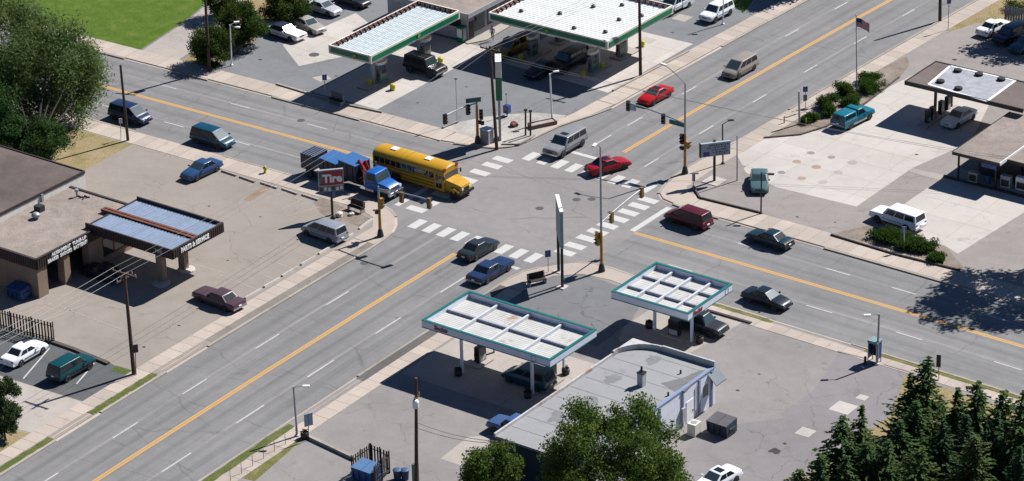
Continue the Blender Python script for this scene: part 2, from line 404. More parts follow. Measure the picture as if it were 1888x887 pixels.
# lane dashes
P0 = 10.12
for k in range(7):
    y = -22.1-P0*k; mark('lane_dash', 'A', y, y+3.9, 3.85, .15, M_DASH, avenue)
for y in (-30.1, -40.6, -51.0, -60.5, -71, -82): mark('lane_dash', 'A', y, y+3.4, -3.6, .14, M_DASH, avenue)
for k in range(8):
    y = 12.45+P0*k; mark('lane_dash', 'A', y, y+2.6, 3.85, .14, M_DASH, avenue)
for k in range(8):
    y = 20.3+P0*k; mark('lane_dash', 'A', y, y+2.7, -3.6, .14, M_DASH, avenue)
mark('lane_dash', 'A', 14.0, 17.3, -3.6, .14, M_DASH, avenue)
for x in (21.5, 31.5, 38.7, 48.6, 58.5): mark('lane_dash', 'B', x, x+2.6, 2.5, .14, M_DASH, street_e)
for x in (18.5, 34.0, 43.6, 53.8, 64): mark('lane_dash', 'B', x, x+2.8, -5.2, .14, M_DASH, street_e)
for x in (-24.5, -36.2, -45.2, -55, -65, -75): mark('lane_dash', 'B', x, x+2.7, -5.2, .14, M_DASH, street_w)
for x in (-22, -32, -42.5, -52.7, -62, -72): mark('lane_dash', 'B', x, x+2.6, 2.45, .12, M_DASH, street_w)
def bar(name, x0, y0, x1, y1, par=avenue, z=.0045, mat=M_WHITE_LINE):
    return flat_poly(name, [(x0, y0), (x1, y0), (x1, y1), (x0, y1)], z, mat, par)
for x in (-7.1, -5.35, -3.6, -1.9, -.1, 1.6, 3.4, 5.2, 6.95): bar('crosswalk_bar', x-.5, -12.25, x+.5, -10.15)
for x in (-7.3, -5.45, -3.7, -1.95, -.2, 1.55, 3.3, 5.05, 7.1): bar('crosswalk_bar', x-.5, 7.2, x+.5, 9.3)
for y in (-8.5, -6.5, -4.4, -2.2, -.05, 2.1, 4.2, 6.0): bar('crosswalk_bar', -10.35, y-.5, -8.25, y+.5)
for y in (5.9, 4.2, 2.4, .6, -1.25, -3.0, -4.8, -6.8, -8.5): bar('crosswalk_bar', 7.7, y-.5, 9.8, y+.5)
bar('stop_line', -11.8, -8.9, -11.2, -1.4); bar('stop_line', 11.15, -.95, 11.75, 5.6)
bar('stop_line', -7.2, 11.2, -.5, 11.75); bar('stop_line', 5.2, -14.2, 7.2, -13.7, mat=M_DASH)
# manhole covers and drains on the roadway
M_IRON = M('cast_iron', 96, 94, 96, rough=.7)
for px, py in ((995, 384), (1091, 367), (1063, 368), (672, 485), (555, 222), (408, 154), (369, 145), (308, 108), (244, 239), (905, 545)):
    c = G(px, py, .004); o = MB().lathe((c.x, c.y, 0), [(.42, .002), (.42, .007), (.36, .009), (.02, .009)], 14).build('manhole_cover', M_IRON, avenue)
for (x0, y0), (x1, y1) in (((-2, -4.5), (.5, -3.2)), ((3, 2), (5.6, 3.1))):
    pass

# ---- kerb lines of the four corners (road side), ordered from the avenue end to the street end
def lineA(x, ys): return [(x+bowx(y), y) for y in ys]
def lineB(y, xs): return [(x, y+bowy(x)) for x in xs]
def fr(a, b, st):
    n = max(1, round(abs(b-a)/st)); return [a+(b-a)*i/n for i in range(n+1)]
KERB = {
 'SW': lineA(-7.35, fr(-150, -19, 3)) + [(-7.4, -16.2), (-7.75, -14.2), (-8.5, -12.6), (-9.7, -11.1), (-11.1, -10.1), (-13.2, -9.4)] + lineB(-8.85, fr(-16, -150, 3)),
 'NW': lineA(-7.5, fr(150, 23, 3)) + [(-7.9, 20.4), (-8.6, 18.2), (-9.2, 16), (-9.5, 13), (-9.7, 10.8), (-10.3, 9), (-11.6, 7.7), (-13.6, 6.9), (-15.9, 6.35)] + lineB(5.95, fr(-19, -150, 3)),
 'NE': lineA(8.05, fr(150, 24, 3)) + [(7.95, 20.5), (7.65, 17), (7.55, 14), (7.75, 11.5), (8.1, 9.4), (8.7, 7.6), (9.8, 6.6), (11.4, 6.2)] + lineB(5.95, fr(14, 150, 3)),
 'SE': lineA(7.55, fr(-150, -19, 3)) + [(7.6, -16), (7.85, -14.2), (8.6, -12.7), (9.8, -11.1), (11.1, -9.7), (12.7, -9.0), (15, -8.95), (17.5, -9.2)] + lineB(-9.55, fr(20.5, 150, 3)),
}
def offset(pts, d, sgn):
    out = []
    for i, p in enumerate(pts):
        a = Vector(pts[max(0, i-1)]); b = Vector(pts[min(len(pts)-1, i+1)]); t = (b-a).normalized(); out.append((p[0]+sgn*-t.y*d, p[1]+sgn*t.x*d))
    return out
SGN = {'SW': 1, 'NW': -1, 'NE': 1, 'SE': -1}      # which side of the line is the lot
DROP = {  # lowered kerb at driveways: (axis, from, to)
 'SW': [('y', -49.5, -42), ('y', -63.5, -58.5), ('y', -14.6, -11), ('x', -46, -33)], 'NW': [('x', -49, -39.5), ('x', -27, -17), ('y', 22, 44), ('x', -62, -53)],
 'NE': [('y', 20, 32), ('x', 16, 28), ('x', 43, 52), ('x', 9, 12)], 'SE': [('y', -50, -40.5), ('x', 33.5, 43), ('y', -13, -10)]}
FAR = {'SW': [(-150, -150)], 'NW': [(-150, 150)], 'NE': [(150, 150)], 'SE': [(150, -150)]}
LOTM = {'SW': M_LOT_SW, 'NW': M_LOT_NW, 'NE': M_LOT_NE, 'SE': M_LOT_SE}
lots, pave = {}, {}
for q, pts in KERB.items():
    back = offset(pts, .28, SGN[q])
    lots[q] = struct(flat_poly('parking_lot', back+FAR[q], ZL, LOTM[q]))
    pave[q] = struct(flat_poly('pavement', offset(pts, .05, SGN[q])[::1]+offset(pts, .27, SGN[q])[::-1], -.01, M_KERB))
    f2 = pts; b2 = offset(pts, .26, SGN[q]); b3 = offset(pts, .75, SGN[q])
    for i in range(len(pts)-1):
        mx, my = (pts[i][0]+pts[i+1][0])/2, (pts[i][1]+pts[i+1][1])/2
        if max(abs(mx), abs(my)) > 95: continue
        dropped = any((lo < (my if ax == 'y' else mx) < hi) and (ax == ('y' if abs(my) > abs(mx) or i < 4 else 'x') or max(abs(mx), abs(my)) < 20) for ax, lo, hi in DROP[q])
        a, b = Vector(f2[i]), Vector(f2[i+1]); g = (b-a).normalized()*.008; a += g; b -= g
        bk = b3 if dropped else b2
        c, d = Vector(bk[i+1])-g, Vector(bk[i])+g
        h0, h1 = (.015, .112) if dropped else (.125, .14)
        vs = [(*a, -.05), (*b, -.05), (*c, -.05), (*d, -.05), (*a, h0), (*b, h0), (*c, h1), (*d, h1)]
        MB().add(vs, [(0, 3, 2, 1), (4, 5, 6, 7), (0, 1, 5, 4), (1, 2, 6, 5), (2, 3, 7, 6), (3, 0, 4, 7)]).build('driveway_apron' if dropped else 'kerb_stone', M_SLAB if dropped else M_KERB, pave[q])

def slabs(q, along, u0, u1, lo, hi, step=1.55, gap=.03, z=.125, mat=M_SLAB):
    n = max(1, round((hi-lo)/step)); st = (hi-lo)/n; cache = {}
    for i in range(n):
        t0, t1 = lo+st*i, lo+st*(i+1); tm = (t0+t1)/2
        me = cache.get('m')
        if me is None:
            w = (u1-u0)/2
            me = (MB().box(-w, -st/2+gap/2, -.1, w, st/2-gap/2, 0) if along == 'A' else MB().box(-st/2+gap/2, -w, -.1, st/2-gap/2, w, 0)).mesh('slab', mat); cache['m'] = me
        o = link('slab', me, pave[q])
        if along == 'A': o.location = ((u0+u1)/2+bowx(tm), tm, z+random.uniform(-.004, .004)); o.rotation_euler.z = -.0006*tm
        else: o.location = (tm, (u0+u1)/2+bowy(tm), z+random.uniform(-.004, .004)); o.rotation_euler.z = -.00048*tm
slabs('SW', 'A', -10.15, -8.5, -85, -17.5); slabs('SW', 'B', -11.65, -9.15, -72, -14.5)
slabs('NW', 'A', -9.95, -7.82, 24, 88); slabs('NW', 'B', 6.27, 8.9, -75, -17.5)
slabs('NE', 'A', 8.4, 10.3, 21, 90); slabs('NE', 'B', 6.27, 9.2, 13.2, 70)
slabs('SE', 'A', 8.75, 10.4, -85, -18); slabs('SE', 'B', -11.75, -10.35, 20, 80)
def pad(name, q, pts, mat, z=.104, par=None):
    return flat_poly(name, pts, z, mat, par or lots[q])
def gp(*pp, z=.1): return [G(x, y, z) for x, y in pp]
# corner slabs
def corner(q, i0, i1, inner, ends):
    b = offset(KERB[q], .28, SGN[q]); pts = [ends[0]]+[p for p in b if i0[0] < p[0] < i0[1] and i1[0] < p[1] < i1[1]]+[ends[1]]
    o = MB().prism(pts+inner, .05, .127).build('corner_slab', M_SLAB, pave[q])
corner('SW', (-14.6, -7.3), (-17.4, -9), [(-14.3, -11.6), (-11.6, -12.6), (-10.15, -14.5), (-10.15, -17.4)], [(-7.66, -17.45), (-14.45, -9.22)])
corner('NW', (-17.4, -7.7), (6, 23.9), [(-17.3, 8.9), (-14.5, 8.6), (-12.6, 8.7), (-11.2, 9.4), (-10.7, 11), (-10.5, 14), (-10.3, 17), (-9.95, 20), (-9.85, 23.9)], [(-7.72, 23.9), (-17.45, 6.3)])
corner('NE', (7.5, 13.2), (6, 21), [(13.1, 9.2), (11.2, 9.4), (10.3, 10.5), (10.2, 14), (10.3, 20.9)], [(8.25, 20.95), (13.15, 6.25)])
corner('SE', (7.4, 19.9), (-18, -8.6), [(19.9, -11.75), (16, -11.3), (13, -11.7), (10.9, -13.6), (10.4, -15.5), (10.4, -17.9)], [(7.84, -17.95), (19.95, -9.75)])
# asphalt strip and grass verges between kerb and pavement
def verge(q, along, u0, u1, lo, hi, mat, name='verge', z=.108): return strip(name, along, lo, hi, u0, u1, z, mat, pave[q], 40 if 'grass' in name else 12, .09 if 'grass' in name else 0.)
M_STRIPA = ground_mat('verge_asphalt', al(168, 160, 152), crack=.5, patch=.2, grain=.25, stain=.3)
M_STRIPD = ground_mat('dark_verge_asphalt', al(126, 122, 120), crack=.5, patch=.2, grain=.25, stain=.3)
verge('SW', 'A', -8.5, -7.61, -42, -17.5, M_STRIPA); verge('SE', 'A', 7.81, 8.75, -40.3, -18, M_STRIPD)
verge('SW', 'A', -8.42, -7.7, -58.4, -49.6, M_VERGE2, 'grass_verge', .13); verge('SW', 'A', -8.42, -7.7, -90, -63.6, M_VERGE2, 'grass_verge', .13)
verge('SE', 'A', 7.9, 8.66, -90, -50.2, M_VERGE2, 'grass_verge', .13)
verge('SE', 'B', -10.35, -9.81, 20.5, 33.3, M_VERGE, 'grass_verge', .13); verge('SE', 'B', -10.35, -9.81, 43.2, 90, M_VERGE, 'grass_verge', .13)

# ---- surfaces inside the lots
def clip(poly, ax, v, keep_less):
    out = []
    for i, p in enumerate(poly):
        q = poly[(i+1) % len(poly)]; a, b = (p[ax] <= v) == keep_less, (q[ax] <= v) == keep_less
        if a: out.append(p)
        if a != b and abs(q[ax]-p[ax]) > 1e-9:
            t = (v-p[ax])/(q[ax]-p[ax]); out.append((p[0]+(q[0]-p[0])*t, p[1]+(q[1]-p[1])*t))
    return out
def panels(q, pts, mat, sx, sy, z=.106, gap=.03, ox=0, oy=0):
    """cast concrete laid in separate panels with open joints"""
    pts = [(p[0], p[1]) for p in pts]; xs = [p[0] for p in pts]; ys = [p[1] for p in pts]
    under = flat_poly('concrete_base', pts, z-.004, M_JOINT, lots[q])
    x = math.floor(min(xs)/sx)*sx+ox
    while x < max(xs):
        y = math.floor(min(ys)/sy)*sy+oy
        while y < max(ys):
            c = clip(clip(clip(clip(pts, 0, x+gap/2, False), 0, x+sx-gap/2, True), 1, y+gap/2, False), 1, y+sy-gap/2, True)
            if len(c) >= 3 and abs(sum(a[0]*b[1]-a[1]*b[0] for a, b in zip(c, c[1:]+c[:1]))) > .3:
                flat_poly('concrete_panel', c, z+random.uniform(0, .002), mat, lots[q])
            y += sy
        x += sx
M_JOINT = ground_mat('joint_filler', al(192, 180, 170), crack=0, patch=.2, grain=.2, stain=.2)
pad('dry_grass_bed', 'SW', gp((100, 226), (226, 263), (247, 264), (160, 312), (60, 345), (-120, 330), (-120, 180)), M_DRY)
pad('dark_asphalt_bay', 'SW', gp((-120, 560), (95, 627), (175, 655), (243, 690), (160, 742), (75, 716), (0, 692), (-120, 655)), M_LOT_LL)
pad('concrete_apron', 'SW', gp((-120, 656), (0, 693), (75, 717), (160, 744), (68, 800), (-20, 778), (-120, 770)), M_CONC2)
pad('grass_bed', 'SW', gp((-60, 770), (0, 788), (66, 802), (20, 832), (-60, 878)), M_DRY, .108)
pad('grass_tuft_bed', 'SW', gp((205, 684), (215, 674), (246, 684), (258, 688), (250, 694), (232, 690)), M_VERGE2, .109)
pad('gravel_bed', 'SW', gp((578, 372), (600, 362), (632, 382), (684, 403), (664, 419), (640, 408), (618, 408), (590, 392)), M_GRAVEL, .106)
pad('sealed_patch', 'SE', gp((900, 548), (950, 520), (985, 503), (1035, 495), (1085, 507), (1128, 523), (1190, 545), (1165, 590), (1100, 640), (1000, 600)), M_LOT_SED)
panels('SE', [(11, -37.3), (28.5, -37.3), (28.5, -26.2), (11, -26.2)], M_CONC2, 4.4, 3.7, z=.109)
pad('concrete_pad', 'SE', gp((1150, 602), (1215, 560), (1290, 562), (1368, 595), (1256, 661), (1140, 628)), M_CONC2, .108)
pad('concrete_patch', 'SE', gp((812, 846), (862, 806), (945, 800), (930, 850), (872, 866)), M_CONC2, .107)
M_MID = ground_mat('mid_sealed_asphalt', al(168, 162, 163), crack=.8, patch=.15, grain=.14, stain=.25, crack_scale=.24)
pad('sealed_patch', 'SE', gp((1545, 652), (1600, 655), (1690, 688), (1660, 760), (1570, 800), (1470, 800), (1440, 762), (1500, 720)), M_MID)
pad('sealed_patch', 'SE', gp((1275, 812), (1320, 790), (1390, 778), (1450, 770), (1500, 745), (1560, 760), (1580, 800), (1500, 850), (1440, 905), (1330, 930), (1262, 900), (1258, 850)), M_MID, .103)
pad('grass_bed', 'SE', gp((1668, 690), (1900, 768), (2000, 800), (2000, 1100), (1380, 1100), (1480, 885), (1560, 830), (1645, 762)), M_DRY, .109)
pad('dirt_strip', 'SE', gp((440, 880), (545, 803), (562, 806), (530, 835), (470, 887)), M_VERGE, .109)
for px, py, s in ((1555, 752, .95), (1485, 797, .7), (1590, 733, .45)):
    c = G(px, py); o = MB().box(c.x-s, c.y-s, .05, c.x+s, c.y+s, .118).lathe((c.x, c.y, 0), [(.36, .118), (.36, .124), (.3, .126), (.02, .126)], 14).build('manhole_slab', M_CONC, lots['SE'])
M_MID2 = ground_mat('patched_asphalt', al(170, 164, 164), crack=.6, patch=.15, grain=.14, stain=.25); c = G(1338, 832); MB().lathe((c.x, c.y, 0), [(1.6, .1), (1.6, .108), (.02, .108)], 24).build('round_patch', M_MID2, lots['SE'])
# oil blots on the asphalt
M_OIL = ground_mat('oil_soaked_asphalt', al(92, 88, 88), crack=0, patch=.3, grain=.3, stain=.4)
def blot(q, px, py, r, z=.1105, seed=0):
    rr = random.Random(seed+int(px)); c = G(px, py); n = 18
    pad('oil_stain', q, [(c.x+r*math.cos(2*math.pi*i/n)*rr.uniform(.55, 1.1), c.y+r*.8*math.sin(2*math.pi*i/n)*rr.uniform(.55, 1.1)) for i in range(n)], M_OIL, z)
for px, py, r in ((1428, 832, .65), (1447, 818, .25), (1360, 720, .22), (1400, 690, .16)): blot('SE', px, py, r)
for px, py, r in ((385, 380, .2), (300, 440, .18), (480, 400, .15), (265, 640, .22), (330, 600, .18), (420, 480, .16)): blot('SW', px, py, r)
for px, py, r in ((1600, 430, .2), (1690, 285, .25), (1470, 400, .2), (1540, 410, .15), (1760, 110, .35), (1820, 90, .3)): blot('NE', px, py, r)
for px, py, r in ((620, 140, .25), (770, 190, .2), (860, 160, .2), (480, 110, .3), (1240, 60, .25)): blot('NW', px, py, r)
# NW
pad('lawn', 'NW', gp((-200, -120), (460, -120), (372, 12), (350, 32), (252, 96), (205, 85), (60, 45), (-200, -20)), M_LAWN)
pad('concrete_drive', 'NW', gp((256, 97), (352, 34), (376, 12), (420, -30), (470, -30), (425, 28), (345, 100), (325, 113), (290, 106)), M_CONC2, .106)
pad('planting_bed', 'NW', gp((330, 116), (365, 88), (430, 28), (470, -30), (620, -30), (500, 52), (400, 122), (386, 131), (350, 122)), M_DRY, .108)
panels('NW', gp((521, 83), (551, 122), (650, 101), (700, 60), (673, 37), (656, 24)), M_CONC, 4.5, 4.5, gap=.03)
panels('NW', [(-37, 9.1), (-28.1, 9.1), (-28.1, 29.5), (-37, 29.5)], M_CONC, 4.45, 4.08, gap=.03, ox=.15)
panels('NW', [(-25, 27), (-10.1, 26.3), (-10.1, 43), (-25, 43)], M_CONC, 3.7, 4.0, gap=.03)
pad('store_walk', 'NW', gp((862, 82), (897, 75), (960, 38), (1010, 5), (985, -5), (880, 45), (846, 72)), M_CONC2, .2)
pad('concrete_patch', 'NW', gp((575, 143), (600, 138), (612, 145), (590, 151)), M_CONC2)
for px, py, s in ((1258, 33, .9), (1195, 75, .75)):
    c = G(px, py); pad('manhole_slab', 'NW', [(c.x-s, c.y-s), (c.x+s, c.y-s), (c.x+s, c.y+s), (c.x-s, c.y+s)], M_CONC2, .112)
c = G(579, 101); MB().lathe((c.x, c.y, 0), [(.6, .1), (.6, .111), (.5, .113), (.02, .113)], 16).build('manhole_cover', M_IRON, lots['NW'])
M_WGRAVEL = ground_mat('white_gravel', al(222, 216, 208), crack=0, patch=.15, grain=.45, stain=.25, bump_s=.9)
pad('gravel_bed', 'NW', gp((816, 237), (845, 226), (894, 216), (940, 211), (987, 208), (1045, 213), (1021, 229), (977, 256), (955, 266), (925, 266), (900, 262), (860, 250)), M_WGRAVEL, .135)
pad('grass_bed', 'NW', gp((1370, 25), (1400, -15), (1700, -160), (1500, -160), (1330, -10)), M_LAWN, .108)
# NE
panels('NE', gp((1352, 272), (1410, 254), (1535, 238), (1640, 160), (1700, 130), (1830, 180), (1790, 262), (1682, 310), (1579, 381), (1430, 345), (1375, 318)), M_CONC, 4.2, 3.6)
panels('NE', gp((1742, 325), (1664, 378), (1618, 404), (1650, 430), (1740, 452), (1766, 468), (1888, 392), (1960, 350), (1900, 345)), M_CONC, 4.2, 3.6, z=.107)
pad('concrete_band', 'NE', gp((1682, 310), (1673, 315), (1732, 332), (1745, 324)), M_CONC2, .107)
pad('gravel_bed', 'NE', gp((1408, 255), (1476, 249), (1523, 234), (1597, 190), (1658, 143), (1677, 120), (1672, 104), (1614, 131), (1537, 190), (1462, 221)), M_GRAVEL, .112)
pad('gravel_bed', 'NE', gp((1530, 432), (1600, 416), (1700, 440), (1745, 456), (1776, 492), (1772, 500), (1650, 470)), M_GRAVEL, .112)
pad('grass_bed', 'NE', gp((1742, 62), (1790, 22), (1850, -30), (2100, -60), (2100, 60), (1900, 52), (1800, 42)), M_DRY)
for px, py, s in ((1469, 298, .45), (1505, 308, .5), (1478, 329, .45), (1441, 318, .4), (1533, 290, .4), (1571, 300, .5), (1517, 336, .5), (1495, 282, .4), (1545, 318, .5)):
    c = G(px, py); MB().lathe((c.x, c.y, 0), [(s, .106), (s, .11), (s*.92, .112), (.02, .112)], 14).build('filler_cap', M_CONC2 if py > 299 and px > 1510 else M('worn_iron', 176, 164, 158) if s < .42 else M('faded_cap', 200, 172, 156), lots['NE'])
# raised stone edging round the beds
def edging(q, pts, w=.18, h=.24, mat=None, name='edging'):
    P = [Vector((p[0], p[1])) for p in pts]
    for a, b in zip(P, P[1:]):
        n = max(1, round((b-a).length/2.4))
        for i in range(n):
            p0 = a+(b-a)*i/n; p1 = a+(b-a)*(i+1)/n; t = (p1-p0).normalized(); nn = Vector((-t.y, t.x))*w/2; p0 += t*.01; p1 -= t*.01
            MB().prism([p0-nn, p1-nn, p1+nn, p0+nn], .05, h).build(name, mat or M_KERB, lots[q])
edging('NE', gp((1408, 255), (1476, 249), (1523, 234), (1597, 190), (1658, 143)), mat=M('dark_timber', 104, 94, 86, rough=.9))
edging('NE', gp((1278, 345), (1290, 366), (1400, 393)), h=.3, mat=M('dark_timber', 104, 94, 86)); edging('NE', gp((1532, 434), (1650, 470), (1770, 500)), h=.3, mat=M('dark_timber', 104, 94, 86))
edging('NW', gp((925, 267), (956, 267), (977, 257), (985, 250)), w=.25, h=.28); edging('NW', gp((816, 237), (845, 226)), w=.25, h=.3)
edging('NW', gp((510, 156), (560, 171), (628, 192), (705, 208)), w=.25, h=.28); edging('NW', gp((1130, 168), (1180, 142), (1270, 95)), w=.25, h=.25)
edging('NW', gp((395, 120), (420, 102), (480, 60)), w=.25, h=.25)
edging('SE', gp((1303, 573), (1385, 597)), w=.3, h=.25, mat=M_DBROWN); edging('SE', gp((566, 807), (655, 849)), w=.3, h=.4)
edging('SE', gp((1545, 648), (1600, 662)), w=.2, h=.16, mat=M_KERB); edging('SE', gp((1630, 672), (1690, 690)), w=.2, h=.16, mat=M_KERB)
edging('SW', gp((85, 628), (135, 645), (200, 672)), w=.4, h=.3, mat=M('dark_timber', 104, 94, 86))
# painted bay lines
def pline(q, a, b, w=.12, mat=M_DASH, z=.1095):
    A = G(*a, z); B = G(*b, z); t = (B-A).normalized(); n = Vector((-t.y, t.x, 0))*w/2
    flat_poly('bay_line', [A-n, B-n, B+n, A+n], z, mat, lots[q])
for a, b in (((0, 680), (14, 668)), ((43, 698), (91, 642)), ((141, 708), (164, 681)), ((167, 676), (174, 669))): pline('SW', a, b, .14, M_WHITE_LINE)
M_FADED = paint_mat('faded_bay_paint', al(204, 192, 176), .9)
for a, b in (((513, 453), (574, 474)), ((475, 472), (541, 496)), ((443, 491), (508, 516)), ((405, 507), (474, 534)), ((530, 398), (590, 381)), ((432, 312), (500, 335)), ((456, 343), (500, 325)), ((480, 353), (535, 335)), ((505, 362), (560, 343)), ((520, 385), (575, 358)), ((300, 470), (420, 505)), ((60, 600), (160, 560)), ((110, 565), (230, 610))): pline('SW', a, b, .12, M_FADED)
pline('SW', (455, 370), (500, 340), .9, ground_mat('orange_stained_asphalt', al(184, 156, 132), crack=0, patch=.2, grain=.2, stain=.2), .1045)
# ================================================================ VEHICLES
def smooth(me, ang=35):
    me.polygons.foreach_set('use_smooth', [True]*len(me.polygons)); me.set_sharp_from_angle(angle=R(ang)); return me
def loft(stations, hw, zb):
    """closed car body from stations (x, width factor, top z[, bottom z])"""
    vs, fs = [], []; n = 14
    for st in stations:
        x, k, zt = st[:3]; b = st[3] if len(st) > 3 else zb; w = hw*k; h = zt-b
        half = [(0, b), (w*.80, b), (w*.965, b+h*.16), (w, b+h*.48), (w*.985, b+h*.80), (w*.91, zt-.015), (w*.62, zt+.012), (0, zt+.022)]
        ring = half+[(-y, z) for y, z in half[-2:0:-1]]
        vs += [(x, y, z) for y, z in ring]
    for i in range(len(stations)-1):
        for j in range(n): fs.append((i*n+j, i*n+(j+1) % n, (i+1)*n+(j+1) % n, (i+1)*n+j))
    fs += [tuple(range(n-1, -1, -1)), tuple((len(stations)-1)*n+j for j in range(n))]
    return MB().add(vs, fs)
class Cabin:
    def __init__(s, xr0, xf0, xr1, xf1, wb, wr, z0, z1): s.c = {'br': Vector((xr0, wb, z0)), 'bf': Vector((xf0, wb, z0)), 'tr': Vector((xr1, wr, z1)), 'tf': Vector((xf1, wr, z1))}
    def mesh(s, bev=.07):
        c = s.c; m = lambda v: Vector((v.x, -v.y, v.z)); b, f, tr, tf = c['br'], c['bf'], c['tr'], c['tf']
        top = .03
        vs = [b, f, m(f), m(b), tr, tf, m(tf), m(tr)]
        mb = MB().add(vs, [(0, 3, 2, 1), (4, 5, 6, 7), (0, 1, 5, 4), (1, 2, 6, 5), (2, 3, 7, 6), (3, 0, 4, 7)])
        me = mb.mesh('cabin', []); bm = bmesh.new(); bm.from_mesh(me)
        zb = min(v.co.z for v in bm.verts)
        eds = [e for e in bm.edges if not all(abs(v.co.z-zb) < 1e-4 for v in e.verts)]
        bmesh.ops.bevel(bm, geom=eds, offset=bev, segments=3, affect='EDGES', profile=.5); bm.to_mesh(me); bm.free()
        return smooth(me, 50)
    def quad(s, face, u0, u1, v0, v1, off=.012, th=.02):
        c = s.c; m = lambda v: Vector((v.x, -v.y, v.z))
        A, B, C, D = {'left': (c['br'], c['bf'], c['tf'], c['tr']), 'right': (m(c['bf']), m(c['br']), m(c['tr']), m(c['tf'])),
                      'front': (c['bf'], m(c['bf']), m(c['tf']), c['tf']), 'rear': (m(c['br']), c['br'], c['tr'], m(c['tr']))}[face]
        f = lambda u, v: (A*(1-u)+B*u)*(1-v)+(D*(1-u)+C*u)*v
        n = (B-A).cross(D-A).normalized()
        if face == 'left' and n.y < 0 or face == 'right' and n.y > 0 or face == 'front' and n.x < 0 or face == 'rear' and n.x > 0: n = -n
        q = [f(u0, v0), f(u1, v0), f(u1, v1), f(u0, v1)]
        return MB().add([p+n*off for p in q]+[p-n*th for p in q], [(0, 1, 2, 3), (7, 6, 5, 4), (0, 4, 5, 1), (1, 5, 6, 2), (2, 6, 7, 3), (3, 7, 4, 0)]).mesh('glass', [])
def wheel_meshes(r, w):
    prof = [(r*.60, -w*.5), (r*.9, -w*.5), (r, -w*.36), (r, w*.36), (r*.9, w*.5), (r*.60, w*.5)]
    T = Matrix.Rotation(R(90), 4, 'X')
    ty = MB().lathe((0, 0, 0), prof, 18).mesh('tyre', []); ty.transform(T); smooth(ty, 40)
    rim = MB().lathe((0, 0, 0), [(r*.63, -w*.47), (r*.60, -w*.52), (r*.42, -w*.44), (r*.16, -w*.50), (.01, -w*.50)], 16)
    rim.lathe((0, 0, 0), [(r*.63, w*.47), (r*.60, w*.52), (r*.42, w*.44), (r*.16, w*.50), (.01, w*.50)], 16)
    rm = rim.mesh('rim', []); rm.transform(T); smooth(rm, 30)
    return ty, rm
def arch_mesh(r, zc):
    vs = [(0, 0, 0)]+[(r*math.cos(R(a)), 0, r*math.sin(R(a))) for a in range(-30, 211, 20)]
    n = len(vs); V = [(x, y+d, z) for d in (.0, -.04) for x, y, z in vs]
    fs = [(0, i, i+1) for i in range(1, n-1)]+[(n, n+i+1, n+i) for i in range(1, n-1)]+[(i, n+i, n+i+1, i+1) for i in range(1, n-1)]
    return MB().add(V, fs).mesh('wheel_arch', [])
KINDS = {}
def kind(name, L, W, H, belt, st, cab, wins, zb=.2, wr=.32, roofw=.76, wb=.6, **kw): KINDS[name] = dict(L=L, W=W, H=H, belt=belt, st=st, cab=cab, wins=wins, zb=zb, wr=wr, roofw=roofw, wb=wb, **kw)
S2 = [(.06, .46), (.50, .92)]; S3 = [(.05, .34), (.37, .64), (.67, .93)]
kind('sedan', 4.75, 1.80, 1.42, .93, [(-1, .80, .70, .35), (-.985, .90, .86, .27), (-.9, .96, .95), (-.64, 1, .965), (-.3, 1, .93), (.3, 1, .93), (.42, 1, .945), (.70, .975, .865), (.88, .93, .78), (.97, .86, .69, .25), (1, .76, .58, .32)], (-.68, .43, -.36, .08), S2)
kind('old_sedan', 5.35, 1.90, 1.42, .92, [(-1, .93, .80, .38), (-.985, .96, .90, .30), (-.9, .98, .95), (-.55, 1, .955), (-.3, 1, .92), (.3, 1, .92), (.36, 1, .94), (.7, .985, .91), (.9, .97, .88), (.975, .96, .84, .3), (1, .94, .78, .36)], (-.64, .36, -.40, .10), S2, roofw=.80)
kind('coupe', 4.6, 1.78, 1.30, .88, [(-1, .78, .66, .35), (-.98, .88, .84, .27), (-.88, .95, .93), (-.6, 1, .93), (-.3, 1, .88), (.3, 1, .88), (.42, 1, .89), (.70, .97, .80), (.88, .92, .72), (.97, .84, .62, .25), (1, .72, .5, .32)], (-.70, .42, -.30, .04), [(.10, .40), (.44, .92)], roofw=.72)
kind('minivan', 4.85, 1.90, 1.74, 1.02, [(-1, .90, .96, .35), (-.985, .96, 1.02, .28), (-.6, 1, 1.03), (.3, 1, 1.0), (.62, 1, 1.02), (.78, .96, .92), (.9, .91, .82), (.975, .83, .70, .25), (1, .72, .56, .32)], (-.985, .70, -.90, .24), S3, roofw=.80, wr=.33)
kind('suv', 4.7, 1.86, 1.75, 1.06, [(-1, .93, .98, .4), (-.985, .97, 1.06, .36), (-.6, 1, 1.07), (.3, 1, 1.04), (.48, 1, 1.06), (.8, .97, 1.0), (.94, .93, .94), (.985, .88, .86, .38), (1, .84, .72, .42)], (-.985, .50, -.90, .22), S3, zb=.34, wr=.37, roofw=.80)
kind('long_suv', 5.6, 2.0, 1.88, 1.14, [(-1, .93, 1.04, .42), (-.985, .97, 1.12, .38), (-.6, 1, 1.15), (.3, 1, 1.12), (.46, 1, 1.13), (.8, .98, 1.08), (.95, .96, 1.03), (.985, .93, .95, .4), (1, .9, .78, .44)], (-.985, .46, -.93, .24), S3, zb=.36, wr=.39, roofw=.82)
kind('boxy_suv', 4.75, 2.06, 1.98, 1.22, [(-1, .96, 1.1, .5), (-.985, .98, 1.2, .46), (-.6, 1, 1.22), (.3, 1, 1.20), (.42, 1, 1.21), (.8, .99, 1.18), (.95, .98, 1.14), (.985, .97, 1.06, .45), (1, .95, .85, .5)], (-.985, .40, -.95, .28), S3, zb=.45, wr=.44, roofw=.86)
